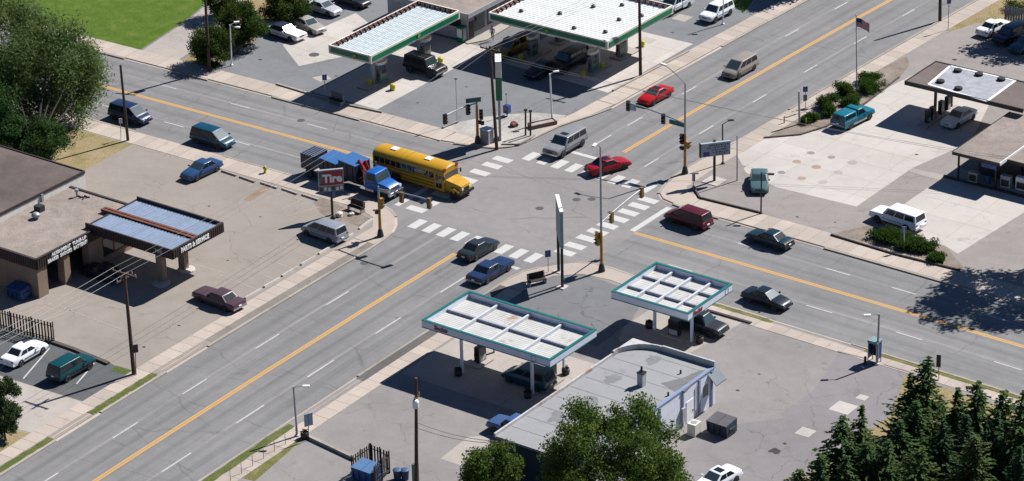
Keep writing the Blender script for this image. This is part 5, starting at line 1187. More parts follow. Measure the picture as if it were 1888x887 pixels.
s2 = signal('far left corner traffic signal beside the white cabinet', -13.8, 7.8, 4.9, (0, -5.4), (4.6, 5.1), ((.28, -20, M_BLACK), (1., -20, M_BLACK)), ((.35, .25, 3.3, -60, M_BLACK, 3), (.45, .3, 2.35, -60, M_BLACK, 1), (.1, .35, 2.35, -60, M_BLACK, 1)), 4.3)
MB().obox((-13.75, 7.2, 5.15), (.06, 1.6, .5), R(-40)).build('street_name_sign', M_GREENSIGN, s2)
signal('far right corner traffic signal with curved street lamp and green street sign', 8.4, 13.1, 10.0, (-6.9, 0), (5.6, 6.3), ((.38, -75, M_BLACK), (1., -75, M_BLACK)), ((-.3, -.1, 3.9, -90, M_BLACK, 3), (-.3, -.1, 2.9, -90, M_BLACK, 1), (.3, .1, 3.3, 0, M_SIGNALY, 2)), 4.5, lum=(-2.6, .4, .6), street=(.13, 2.0, 0))
signal('near right corner traffic signal with tall lamp pole and arm over the street', 14.2, -10.2, 13.0, (0, 7.0), (5.2, 6.1), ((.25, 180, BR), (.98, 180, BR)), ((-.35, -.1, 3.6, 160, M_SIGNALY, 3), (-.2, -.35, 3.3, 250, M_SIGNALY, 2)), 4.2, lum=(.3, -1.2, .2))
for o in bpy.data.objects:
    if o.get('label', '').startswith('far right corner traffic'): MB().obox((8.4-6.2, 13.0, 6.0), (.7, .05, .75), 0).build('lane_sign', M('white_blue_sign', 190, 206, 220), o)

# ---- utility poles and wires
def crossarm(r, t, ang, L_=2.4, dz=.3, n=4):
    d = Vector((math.cos(ang), math.sin(ang), 0)); c = t-Vector((0, 0, dz))
    MB().obox(c, (L_, .12, .14), ang).build('crossarm', M_WOODPOLE, r); pts = []
    for i in range(n):
        p = c+d*(L_*(-.46+.92*i/(n-1))); MB().tube(p, p+Vector((0, 0, .28)), .06, .04, 8).build('insulator', M_SILVERBOX, r); pts.append(p+Vector((0, 0, .28)))
    return pts
GU = 'wooden utility poles'
ra, ba, ta = pole_obj('utility_pole', 'tall wooden utility pole beside the bushes at the upper left', 'utility pole', (386, 130), (376, -45), .2, .13, M_WOODPOLE, GU); crossarm(ra, ta, R(20))
MB().lathe(ta-Vector((-.35, 0, 2.2)), [(.26, 0), (.28, .05), (.28, .9), (.1, 1.0), (.01, 1.0)], 12).build('transformer', M_GALV, ra)
rb, bb, tb = pole_obj('utility_pole', 'short dark wooden pole on the pavement by the dry grass', 'utility pole', (236, 259), (222, 120), .16, .12, M_DBROWN, GU)
rc, bc, tc = pole_obj('utility_pole', 'wooden utility pole with crossarms near the marked bays', 'utility pole', (247, 690), (229, 503), .2, .13, M_WOODPOLE, GU)
pc = crossarm(rc, tc, R(2), 2.8, .1); pc2 = crossarm(rc, tc, R(92), 2.2, .55, 3)
rd, bd, td = pole_obj('utility_pole', 'wooden utility pole beside the green and white pylon', 'utility pole', (916, 274), (903, 85), .19, .13, M_WOODPOLE, GU); pd = crossarm(rd, td, R(2), 2.4, .35)
re_, be, te = pole_obj('utility_pole', 'tall wooden utility pole rising past the larger green canopy', 'utility pole', (1181, 140), (1178, -50), .2, .13, M_WOODPOLE, GU); pe = crossarm(re_, te, R(2), 2.4, .35)
rf, bf_, tf_ = pole_obj('utility_pole', 'wooden utility pole with white transformer at the bottom edge', 'utility pole', (768, 905), (767, 697), .19, .12, M_WOODPOLE, GU)
c = Vector(tf_)-Vector((0, 0, 2.6)); MB().lathe(c+Vector((.1, -.3, 0)), [(.26, 0), (.28, .05), (.28, .55), (.2, .7), (.01, .7)], 12).build('transformer', M_WHITEP, rf, smooth=False); crossarm(rf, tf_-Vector((0, 0, 1.8)), R(100), .9, 0, 2)
MB().box(c.x-.6, c.y-.3, .9, c.x-.15, c.y+.1, 2.6).build('junction_box', M('faded_green', 120, 150, 140), rf)
pole_obj('utility_pole', 'wooden utility pole by the far right pavement', 'utility pole', (1733, 38), (1735, -110), .2, .13, M_WOODPOLE, GU)
eb = Vector((bc.x-2, bc.y-40, ZL)); rz = wempty('utility_pole', 'wooden utility pole beyond the lower left edge', 'utility pole', eb, GU); MB().tube(eb, eb+Vector((0, 0, 9.6)), .2, .13, 10).build('pole', M_WOODPOLE, rz); pz = crossarm(rz, eb+Vector((0, 0, 9.6)), R(2), 2.8, .1)
def wire(label, a, b, sag=.5, r=.016, name='power_line'):
    a, b = Vector(a), Vector(b); n = 14; pts = [a.lerp(b, i/n)-Vector((0, 0, sag*4*(i/n)*(1-i/n))) for i in range(n+1)]
    mid = pts[n//2]; loc = Vector((a.x, a.y, a.z))
    o = MB().path([p-loc for p in pts], r, 5).build(name, M_WIRE); o.location = loc; return tag(o, label, 'wire', 'overhead wires')
for i in range(3):
    wire('overhead wire from the crossarm pole toward the corner pylon pole, %s of three' % ('upper', 'middle', 'lower')[i], pc[i], pd[i], 1.0)
    q = G((-60, -60, -60)[i], (650, 672, 695)[i], 9.0)
    wire('overhead wire leaving the crossarm pole toward the left edge, %s of three' % ('upper', 'middle', 'lower')[i], pc[i], pz[i], .6)
    wire('overhead wire from the corner pylon pole to the canopy pole, %s of three' % ('upper', 'middle', 'lower')[i], pd[i], pe[i], .6)
for k, (h, lb) in enumerate(((2.2, 'upper'), (3.2, 'lower'))): wire('%s service wire running right from the corner pylon pole' % lb, td-Vector((0, 0, h*.3)), Vector((36.85, 27.5+k*.6, 3.28)), .8, .016)
for k in range(2): wire('%s service wire from the bottom edge pole to the white store' % ('upper', 'lower')[k], tf_-Vector((0, 0, 4.2+.5*k)), Vector((31, -47.3, 3.9-.1*k)), .5, .03)

# ---- lamp posts
def lamp(label, base, top, heads, mat, r=.07, hm=None):
    rr, b, t = pole_obj('lamp_post', label, 'lamp post', base, top, r*1.2, r, mat, 'lamp posts'); MB().lathe(b, [(r*2.6, -.05), (r*2.6, .12), (r*1.4, .2), (.01, .2)], 10).build('base', mat, rr)
    for px, py in heads:
        k = (t-CAM).dot(fw)/F_PX; d = (RT*(px-top[0])-UP*(py-top[1]))*k; q = t+d; d2 = Vector((d.x, d.y, 0)).normalized()
        MB().tube(t-Vector((0, 0, .05)), q, .04, .035, 6).build('arm', mat, rr)
        MB().obox(q+d2*.2, (.62, .3, .14), math.atan2(d2.y, d2.x)).build('lamp_head', hm or M_WHITEP, rr, bevel=.04)
lamp('white twin lamp post by the upper left bushes', (427, 121), (424, 46), [(433, 41), (434, 50)], M_WHITEP)
lamp('white lamp post at the corner gravel bed', (1018, 222), (1014, 136), [(1022, 132)], M_WHITEP, .09)
lamp('dark lamp post at the right lot entrance', (1403, 394), (1404, 318), [(1418, 321)], M_BLACK, hm=M_BLACK)
lamp('dark lamp post behind the reader board', (1333, 302), (1332, 229), [(1344, 222)], M_BLACK, hm=M_BLACK)
lamp('grey lamp post at the lower lot entrance', (548, 804), (541, 713), [(560, 712)], M_GALV, .08)
lamp('grey lamp post beside the telephone booth', (1617, 672), (1621, 579), [(1603, 581)], M_GALV, .09)
lamp('white lamp post near the shaded lawn', (1333, 45), (1334, -35), [(1345, -38)], M_WHITEP)
pole_obj('steel_post', 'plain grey steel post beside the reader board', 'post', (1359, 333), (1359, 250), .07, .06, M_GALV)

# ---- small signs on posts
def post_sign(label, base, top, w, h, mat, face, post=M_GALV, name='post_sign', off=0):
    rr, b, t = pole_obj(name, label, 'sign', base, top, .035, .035, post, 'small signs on posts')
    MB().obox(t-Vector((0, 0, h/2-.02)), (w, .04, h), R(face)).build('panel', mat, rr); return rr
post_sign('blue bus stop sign in the shade of the small green canopy', (598, 184), (598, 138), .5, .65, M_BLUESIGN, 45)
rs = post_sign('blue bus stop sign beside the flagpole bed', (1485, 206), (1485, 160), .5, .6, M_BLUESIGN, 45); b, t = POLE((1485, 206), (1485, 160)); MB().obox(t-Vector((0, 0, 1.25)), (.4, .04, .7), R(45)).build('lower_panel', M('pale_red_sign', 190, 160, 170), rs)
post_sign('blue bus stop sign at the far right corner', (1278, 351), (1279, 322), .3, .75, M_BLUESIGN, 20)
post_sign('blue bus stop sign beside the tall near pylon', (1011, 502), (1010, 462), .55, .7, M_BLUESIGN, 50)
post_sign('blue and white sign on the pole at the far right pavement', (1748, 55), (1750, -2), .5, .6, M('pale_blue_sign', 140, 150, 200), 50, M_DBROWN)
post_sign('white sign beside the short dark pole', (223, 257), (222, 219), .35, .55, M_OFFWHITE, 40)
post_sign('dark red sign beside the crossarm pole', (251, 692), (249, 636), .5, .8, M('dark_red_sign', 92, 64, 66), 60, M_WOODPOLE)
post_sign('pale blue lot sign above the planter barrel', (569, 812), (568, 763), .8, 1.2, M('pale_sign', 186, 204, 220), 65, M_BLACK)
post_sign('dark sign behind the spruces on the right pavement', (1731, 700), (1731, 655), .4, 1.2, M_BLACK, 20, M_DBROWN)
post_sign('white and lilac sign in the clipped hedge', (1667, 462), (1667, 418), .45, .7, M('lilac_sign', 156, 156, 216), 35, M_WHITEP)
post_sign('thin white sensor post on the far left corner', (843, 228), (840, 143), .35, .3, M_WHITEP, 40, M_SILVERBOX)
post_sign('small white sign above the blue box at the corner bed', (935, 214), (933, 171), .2, .3, M_WHITEP, 40)
rr, b, t = pole_obj('steel_post', 'pale square post in the flagpole gravel bed', 'post', (1474, 229), (1473, 168), .11, .11, M_SILVERBOX)
for px, lb in ((1446, 'left'), (1486, 'right')):
    c = G(px, 227+(4 if px > 1460 else 0)); bollard(c.x, c.y, '%s thin yellow post at the tip of the flagpole bed' % lb, mat=M('pale_yellow', 226, 206, 130), h=.8, r=.07)

# ---- flagpole
rr, b, t = pole_obj('flagpole', 'slender metal flagpole rising from the gravel bed', 'flagpole', (1580, 171), (1578.5, 29), .08, .04, M_GALV)
MB().lathe(t, [(.01, -.02), (.08, .03), (.08, .1), (.01, .16)], 8).build('finial', M_GALV, rr)
def flag():
    m, nt, bs = nodes('flag_cloth'); uv = texco(nt, 'UV'); sx = nt.nodes.new('ShaderNodeSeparateXYZ'); nt.links.new(uv, sx.inputs[0])
    st = math_(nt, 'GREATER_THAN', math_(nt, 'FRACT', math_(nt, 'MULTIPLY', sx.outputs[1], 6.5)), .5)
    c = mix(nt, st, al(206, 62, 74), al(236, 226, 228))
    can = math_(nt, 'MULTIPLY', math_(nt, 'LESS_THAN', sx.outputs[0], .4), math_(nt, 'GREATER_THAN', sx.outputs[1], .46))
    c = mix(nt, can, c, al(54, 66, 124)); nt.links.new(c, bs.inputs['Base Color']); bs.inputs['Roughness'].default_value = .8
    nx, ny = 16, 8; Wf, Hf = 1.55, 1.0; d = Vector((r0.x, r0.y, 0)).normalized(); dn = Vector((-d.y, d.x, 0)); vs, uvs, fs = [], [], []
    for j in range(ny+1):
        for i in range(nx+1):
            u, v_ = i/nx, j/ny
            p = d*(u*Wf*.9)+dn*(.14*math.sin(u*9)*u**.5)+Vector((0, 0, -Hf*(1-v_)-.75*u*u*.9-.1*u)); vs.append(p); uvs.append((u, v_))
    for j in range(ny):
        for i in range(nx): a = j*(nx+1)+i; fs.append((a, a+1, a+nx+2, a+nx+1))
    me = bpy.data.meshes.new('flag'); me.from_pydata([tuple(v) for v in vs], [], fs); me.materials.append(m); ul = me.uv_layers.new(name='UVMap')
    for lp in me.loops: ul.data[lp.index].uv = uvs[lp.vertex_index]
    smooth(me, 80); o = link('flag', me); o.location = t-Vector((0, 0, .25))+d*.05
    sm = o.modifiers.new('thickness', 'SOLIDIFY'); sm.thickness = .01
    tag(o, 'red white and blue striped flag flying from the flagpole', 'flag')
flag()

# ---- big signs
def face_sign(name, label, base, top_px, w, z0, z1, ang, post_r, post_m):
    b = G(*base); h = HT(base, top_px); r = wempty(name, label, 'sign', b)
    MB().tube(b-Vector((0, 0, .1)), b+Vector((0, 0, h)), post_r, post_r, 10).build('post', post_m, r)
    d = Vector((math.cos(R(ang)), math.sin(R(ang)), 0)); nd = d.cross(Vector((0, 0, 1)))
    return r, b, d, nd, h
r, b, d, nd, h = face_sign('tyre_sign', 'red and white Tire sign on a dark pole at the gravel bed', (613, 396), (613, 330), 2, 3, 5, 46, .13, M_DBROWN)
def panel(r, c, d, w, h, th, mat, name='panel', rx=0): return MB().obox(c, (w, th, h), math.atan2(d.y, d.x), 0, rx).build(name, mat, r)
c0 = b+nd*.2; zc = 4.15
panel(r, c0+Vector((0, 0, zc)), d, 2.5, 1.75, .22, M_SILVERBOX, 'frame')
panel(r, c0+nd*.12+d*.16+Vector((0, 0, zc-.02)), d, 2.0, 1.5, .05, M_REDSIGN, 'red_panel')
panel(r, c0+nd*.12-d*1.02+Vector((0, 0, zc-.02)), d, .3, 1.4, .04, M_DARKGLASS, 'side_panel')
lettering('Tire', 1.18, c0+nd*.155+d*.12+Vector((0, 0, zc-.08)), d, r, M_WHITEP, bold=.05, depth=.015, sx=.95)
panel(r, c0+Vector((0, 0, 2.95)), d, 2.45, .62, .16, M('grey_reader_panel', 150, 156, 160), 'reader_panel')
for k in range(6): panel(r, c0+nd*.085+d*(-1.0+k*.4)+Vector((0, 0, 2.95+(.05 if k % 2 else -.04))), d, .26, .36, .02, M_OFFWHITE if k % 3 else M_PUMPDARK, 'letter_tile')
panel(r, c0+d*.2+nd*.05+Vector((0, 0, 2.3)), d, .3, .5, .05, M('pale_blue_sign', 140, 150, 200), 'notice')
for px, py, s, m, lb in ((625, 398, .42, M_STONE, 'white boulder at the foot of the tyre sign'), (648, 396, .3, M_STONE, 'pale flat boulder beside the bench at the tyre sign'), (948, 232, .5, M_REDSTONE, 'red brown boulder on the white gravel bed'), (615, 402, .3, M_DBROWN, 'dark rock against the tyre sign pole')):
    c = G(px, py, .15); bm = bmesh.new(); bmesh.ops.create_icosphere(bm, subdivisions=2, radius=s)
    rr = random.Random(px)
    for v_ in bm.verts: v_.co *= rr.uniform(.82, 1.1); v_.co.z *= .72
    me = bpy.data.meshes.new('boulder'); bm.to_mesh(me); bm.free(); me.materials.append(m); o = link('boulder', me); o.location = (c.x, c.y, .1+s*.45); tag(o, lb, 'boulder')
r, b, d, nd, h = face_sign('reader_board', 'pale reader board sign on a dark pole at the right corner', (1317, 334), (1317, 258), 2, 3, 5, 50, .14, M_DBROWN)
c0 = b+nd*.22; zc = 3.65
panel(r, c0+Vector((0, 0, zc)), d, 3.1, 1.45, .3, M('pale_board', 186, 196, 208), 'board'); panel(r, c0-d*1.58+Vector((0, 0, zc)), d, .1, 1.5, .34, M_BLACK, 'edge')
bl = M('navy_lettering', 64, 72, 110, var=.05)
# the board's writing is too worn to read: rows of dark letter strokes of uneven width
rr = random.Random(3)
for row, (zz, x_0, x_1, hh) in enumerate(((.45, -.7, 1.25, .16), (.2, -.9, .9, .12), (-.05, -.4, 1.0, .12), (-.3, -.3, 1.2, .14), (-.5, .0, .9, .1))):
    x = x_0
    while x < x_1:
        w = rr.uniform(.06, .2); panel(r, c0+nd*.16+d*(x+w/2)+Vector((0, 0, zc+zz)), d, w, hh*rr.uniform(.6, 1.1), .015, bl, 'letter_stroke'); x += w+rr.uniform(.05, .16)
panel(r, c0+nd*.16-d*.95+Vector((0, 0, zc-.42)), d, .65, .45, .02, M_BLUESIGN, 'blue_square')
MB().prism([b+Vector((a, c_, 0)) for a, c_ in ((-1, -.9), (.9, -1), (1, .9), (-.9, 1))], .05, .16).build('footing', M_CONC, r)
# tall near pylon seen edge on
p0, p1 = G(1037, 530), G(1030, 501); r = wempty('tall_pylon_sign', 'tall two post pylon sign seen edge on near the small white canopy', 'sign', p0)
for p in (p0, p1): MB().tube(p-Vector((0, 0, .1)), p+Vector((0, 0, 7.7)), .15, .14, 10).build('post', M_DGREEN, r); MB().box(p.x-.45, p.y-.45, .05, p.x+.45, p.y+.45, .2).build('footing', M_CONC, r)
dd = (p1-p0); dd.z = 0; mid = (p0+p1)/2; an = math.atan2(dd.y, dd.x)
MB().obox(mid+Vector((0, 0, 6.0)), (dd.length+.5, .3, 3.7), an).build('panel', M('pale_pylon_panel', 176, 200, 196), r); MB().obox(mid+Vector((0, 0, 7.9)), (dd.length+.55, .36, .14), an).build('cap', M_OFFWHITE, r)
# green and white pylon at the far corner
p = G(922, 256); r = wempty('green_pylon_sign', 'narrow white and green pylon sign beside the corner utility pole', 'sign', p)
an = math.atan2(.80, -.60); MB().obox(p+Vector((0, 0, 2.4)), (1.2, .26, 4.8), an).build('stem', M_SILVERBOX, r)
MB().obox(p+Vector((0, 0, 8.15)), (2.2, .62, 1.7), an).build('upper_panel', M_OFFWHITE, r, bevel=.06); MB().obox(p+Vector((0, 0, 6.0)), (2.24, .66, 2.5), an).build('green_panel', M_BPG, r, bevel=.04); MB().obox(p+Vector((0, 0, 9.0)), (2.2, .64, .2), an).build('cap', M_WHITEP, r)
for s in (1, -1):
    nn = Vector((math.sin(an), -math.cos(an), 0))*s
    lettering('BP', 1.0, p+nn*.31+Vector((0, 0, 8.1)), (math.cos(an)*s, math.sin(an)*s), r, M_BPG, depth=.01, bold=.02)

# ---- benches, hydrant, boxes, bins, booth
def bench(px, py, ang, label, back, L_=1.9):
    c = G(px, py); r = empty('bus_bench', label, 'bench', (c.x, c.y, ZL), R(ang), 'bus benches')
    child(r, 'backrest', MB().box(-L_/2, .22, .5, L_/2, .3, 1.15), back); child(r, 'seat', MB().box(-L_/2, -.3, .42, L_/2, .2, .5), M_DARKWOOD)
    for s in (-1, 1): child(r, 'leg', MB().box(s*L_*.46-.06, -.3, 0, s*L_*.46+.06, .32, .42).box(s*L_*.46-.05, .16, .42, s*L_*.46+.05, .21, 1.1), M_CONC)
bench(657, 389, -5, 'dark bench facing the street beside the tyre sign', M_DARKWOOD); bench(620, 191, -3, 'grey advertising bench in the shade by the far street', M('grey_bench_back', 130, 136, 142)); bench(990, 524, 62, 'dark bench beside the tall near pylon', M_DARKWOOD, 1.8)
c = G(489, 319); r = wempty('fire_hydrant', 'small yellow fire hydrant at the left kerb', 'hydrant', c)
MB().lathe(c, [(.2, 0), (.2, .06), (.14, .1), (.14, .55), (.18, .58), (.18, .64), (.12, .74), (.05, .8), (.01, .82)], 12).build('barrel', M_YELLOWB, r, smooth=True)
for s in (-1, 1): MB().tube(c+Vector((0, 0, .45)), c+Vector((s*.24, 0, .45)), .07).build('outlet', M_YELLOWB, r)
c = G(898, 263); r = wempty('control_cabinet', 'white signal control cabinet between the corner poles', 'cabinet', c)
MB().box(c.x-.55, c.y-.45, ZL, c.x+.55, c.y+.45, 1.65).build('case', M_SILVERBOX, r, bevel=.03); MB().box(c.x-.6, c.y-.5, 1.65, c.x+.6, c.y+.5, 1.72).build('top', M_WHITEP, r); MB().box(c.x-.45, c.y-.47, .25, c.x+.45, c.y-.44, 1.5).build('door', M_GALV, r)
c = G(935, 214); r = wempty('newspaper_box', 'blue newspaper box on a post at the white gravel bed', 'box', c); MB().box(c.x-.32, c.y-.3, .5, c.x+.32, c.y+.3, 1.35).build('case', M_BLUESIGN, r, bevel=.04); MB().tube(c, c+Vector((0, 0, .5)), .06).build('post', M_BLACK, r); MB().box(c.x-.24, c.y-.32, .85, c.x+.24, c.y-.29, 1.25).build('window', M_DARKGLASS, r)
for px, lb in ((969, 'left'), (978, 'right')):
    rr, b, t = pole_obj('wooden_post', '%s of the two weathered posts in the white gravel bed' % lb, 'post', (px, 250 if px < 975 else 251), (px, 203 if px < 975 else 205), .1, .1, M_WOODPOLE); MB().obox(t, (.26, .26, .2), 0).build('post_cap', M_BLACK, rr)
c = G(1000, 232); r = empty('timber_planter', 'long timber planter with white stones by the corner lamp post', 'planter', (c.x, c.y, ZL), R(62))
for s in (-1, 1): child(r, 'side_board', MB().box(-1.5, s*.45-.05, 0, 1.5, s*.45+.05, .45), M('red_timber', 150, 112, 100)); child(r, 'end_board', MB().box(s*1.44-.05, -.39, 0, s*1.44+.05, .39, .43), M('red_timber', 150, 112, 100))
child(r, 'fill', MB().box(-1.38, -.39, .1, 1.38, .39, .36), M_WGRAVEL)
def dumpster(px, py, ang, label, mat, lid, s=(1.9, 1.25, 1.25), open_=False, name='dumpster'):
    c = G(px, py); r = empty(name, label, 'dumpster', (c.x, c.y, ZL), R(ang), 'waste containers'); L_, W_, H_ = s
    child(r, 'bin', MB().add([(-L_/2, -W_/2, .12), (L_/2, -W_/2, .12), (L_/2, W_/2, .12), (-L_/2, W_/2, .12), (-L_/2, -W_/2-.12, H_*.85), (L_/2, -W_/2-.12, H_*.85), (L_/2, W_/2, H_), (-L_/2, W_/2, H_)], [(3, 2, 1, 0), (4, 5, 6, 7), (0, 1, 5, 4), (1, 2, 6, 5), (2, 3, 7, 6), (3, 0, 4, 7)]), mat)
    for k in range(4): child(r, 'rib', MB().box(-L_/2+.1+k*(L_-.3)/3, -W_/2-.16, .3, -L_/2+.2+k*(L_-.3)/3, -W_/2+.02, H_*.8), mat)
    for s_ in (-1, 1):
        child(r, 'fork_pocket', MB().box(s_*L_/2-.09, -.4, .6, s_*L_/2+.09, .4, .8), mat)
        lidm = MB().add([(s_*L_/4-L_/4+.02, -W_/2-.16, H_*.85+.03), (s_*L_/4+L_/4-.02, -W_/2-.16, H_*.85+.03), (s_*L_/4+L_/4-.02, W_/2, H_+.03), (s_*L_/4-L_/4+.02, W_/2, H_+.03), (s_*L_/4-L_/4+.02, -W_/2-.16, H_*.85+.09), (s_*L_/4+L_/4-.02, -W_/2-.16, H_*.85+.09), (s_*L_/4+L_/4-.02, W_/2, H_+.09), (s_*L_/4-L_/4+.02, W_/2, H_+.09)], [(3, 2, 1, 0), (4, 5, 6, 7), (0, 1, 5, 4), (1, 2, 6, 5), (2, 3, 7, 6), (3, 0, 4, 7)])
        child(r, 'lid', lidm, lid)
    for sx_ in (-1, 1):
        for sy_ in (-1, 1): child(r, 'caster', MB().tube((sx_*L_*.4, sy_*W_*.35-.05, .09), (sx_*L_*.4, sy_*W_*.35+.05, .09), .09), M_RUBBER)
dumpster(36, 548, 0, 'blue dumpster in the shade at the tyre shop side wall', M_BLUEBIN, M_BLUEBIN)
dumpster(1331, 797, -2, 'dark dumpster behind the white store', M('dumpster_grey_blue', 62, 74, 96), M('dumpster_lid_grey', 116, 112, 118), (2.1, 1.5, 1.35))
dumpster(678, 885, 0, 'blue dumpster inside the dark slat enclosure', M_BLUEBIN, M('bin_lid_pale_blue', 104, 152, 206), (2.2, 1.4, 1.45))
for px, lb in ((733, 'left'), (747, 'right')):
    c = G(px, 884); r = wempty('wheeled_bin', '%s of the two dark blue barrels by the bottom pole' % lb, 'bin', c, 'waste containers'); MB().lathe(c, [(.3, 0), (.36, .85), (.38, .87), (.01, .9)], 14).build('drum', M('navy_plastic', 40, 66, 116), r); MB().lathe(c, [(.4, .88), (.4, .95), (.2, 1.02), (.01, 1.03)], 14).build('lid', M('navy_plastic_lid', 70, 100, 150), r)
c = G(1279, 800); r = wempty('air_conditioner', 'white air conditioning unit against the store wall', 'air conditioner', c); MB().box(c.x-.35, c.y-.5, ZL, c.x+.45, c.y+.5, 1.25).build('case', M_OFFWHITE, r, bevel=.03); MB().lathe((c.x+.05, c.y, 0), [(.3, 1.25), (.3, 1.28), (.01, 1.29)], 14).build('fan_grille', M_GALV, r)
c = G(1612, 668); r = wempty('telephone_booth', 'blue and grey telephone booth on the right pavement edge', 'telephone booth', c)
for sx_ in (-1, 1):
    for sy_ in (-1, 1): MB().tube(c+Vector((sx_*.42, sy_*.42, 0)), c+Vector((sx_*.42, sy_*.42, 2.15)), .05).build('post', M_SILVERBOX, r)
for sx_ in (-1, 1): MB().box(c.x+sx_*.42-.015, c.y-.38, .55, c.x+sx_*.42+.015, c.y+.38, 2.0).build('side_panel', M_BLUESIGN, r)
MB().box(c.x-.38, c.y+.4, .55, c.x+.38, c.y+.43, 2.0).build('back_panel', M_DARKGLASS, r); MB().box(c.x-.5, c.y-.5, 2.15, c.x+.5, c.y+.5, 2.4).build('roof', M('booth_top', 150, 190, 196), r, bevel=.05); MB().box(c.x-.2, c.y+.1, 1.0, c.x+.2, c.y+.35, 1.7).build('telephone', M_BLACK, r)
c = G(1595, 672); bollard(c.x, c.y, 'dark short post beside the telephone booth', mat=M_DBROWN, h=.8, r=.12)
# parking blocks
def block(a, b, label, mat=M_CONC, h=.17):
    A, B_ = G(*a), G(*b); m = (A+B_)/2; L_ = (B_-A).length; o = MB().add([(-L_/2, -.13, 0), (L_/2, -.13, 0), (L_/2, .13, 0), (-L_/2, .13, 0), (-L_/2, -.08, h), (L_/2, -.08, h), (L_/2, .08, h), (-L_/2, .08, h)], [(3, 2, 1, 0), (4, 5, 6, 7), (0, 1, 5, 4), (1, 2, 6, 5), (2, 3, 7, 6), (3, 0, 4, 7)]).build('parking_block', mat)
    o.location = (m.x, m.y, ZL); o.rotation_euler.z = math.atan2(B_.y-A.y, B_.x-A.x); tag(o, label, 'parking block', 'concrete wheel stops')
ORD = ('first', 'second', 'third', 'fourth', 'fifth', 'sixth', 'seventh', 'eighth')
for i, (a, b) in enumerate((((452, 551), (482, 534)), ((487, 530), (516, 514)), ((520, 510), (549, 493)), ((555, 489), (582, 474)), ((588, 469), (615, 453)), ((638, 440), (651, 432)), ((662, 423), (686, 405)))): block(a, b, '%s pale wheel stop counted from the maroon sedan along the avenue pavement' % ORD[i])
for i, (a, b) in enumerate((((409, 316), (436, 325)), ((442, 327), (470, 337)), ((481, 338), (511, 348)), ((520, 349), (548, 359)), ((557, 360), (587, 370)))): block(a, b, '%s dark wheel stop counted from the blue sedan along the street pavement' % ORD[i], M_CONC2)
# picket fences
def fence(pts, label, h=1.9, step=.24, wd=.17, mat=M_DARKWOOD, name='picket_fence', jag=.0):
    P = [G(*p) for p in pts]; r = wempty(name, label, 'fence', P[0]); me = None
    for a, b in zip(P, P[1:]):
        t = (b-a); L_ = t.length; t.normalize(); an = math.atan2(t.y, t.x); n = int(L_/step)
        if me is None: me = MB().prism([(-wd/2, -.012), (wd/2, -.012), (wd/2, .012), (-wd/2, .012)], 0, h).mesh('picket', mat)
        for i in range(n):
            o = link('picket', me, r); p = a+t*((i+.5)*L_/n); o.location = (p.x, p.y, ZL+.05+random.uniform(0, jag)); o.rotation_euler = (0, random.uniform(-.01, .01), an)
        nn = Vector((-t.y, t.x, 0))
        for z in (.4, h-.35): MB().tube(a+nn*.05+Vector((0, 0, z)), b+nn*.05+Vector((0, 0, z)), .04, n=6).build('rail', mat, r)
        for q in (a, (a+b)/2, b): MB().tube(q+nn*.08, q+nn*.08+Vector((0, 0, h+.1)), .06, n=6).build('post', mat, r)
fence(((-60, 588), (20, 612), (99, 632)), 'dark picket fence behind the white sedan', 2.0, .33)
fence(((651, 880), (684, 858), (717, 872), (690, 900)), 'dark slat enclosure round the blue dumpster', 2.0, .3)
fence(((1852, 36), (1895, 46), (1930, 55)), 'grey board fence in the upper right corner', 1.7, .3, .26, M('grey_boards', 158, 158, 168, rnd=.2), 'board_fence')
# thin wire fence along the lower lot
c0, c1 = G(546, 806), G(425, 887); r = wempty('wire_fence', 'low wire fence with thin posts along the lower grass verge', 'fence', c0)
for i in range(7): p = c0.lerp(c1, i/6); MB().tube(p, p+Vector((0, 0, 1.0)), .025, n=6).build('post', M('dull_wire', 120, 116, 110), r)
for z in (.5, .95): MB().tube(c0+Vector((0, 0, z)), c1+Vector((0, 0, z)), .006, n=5).build('wire', M('dull_wire', 120, 116, 110), r)

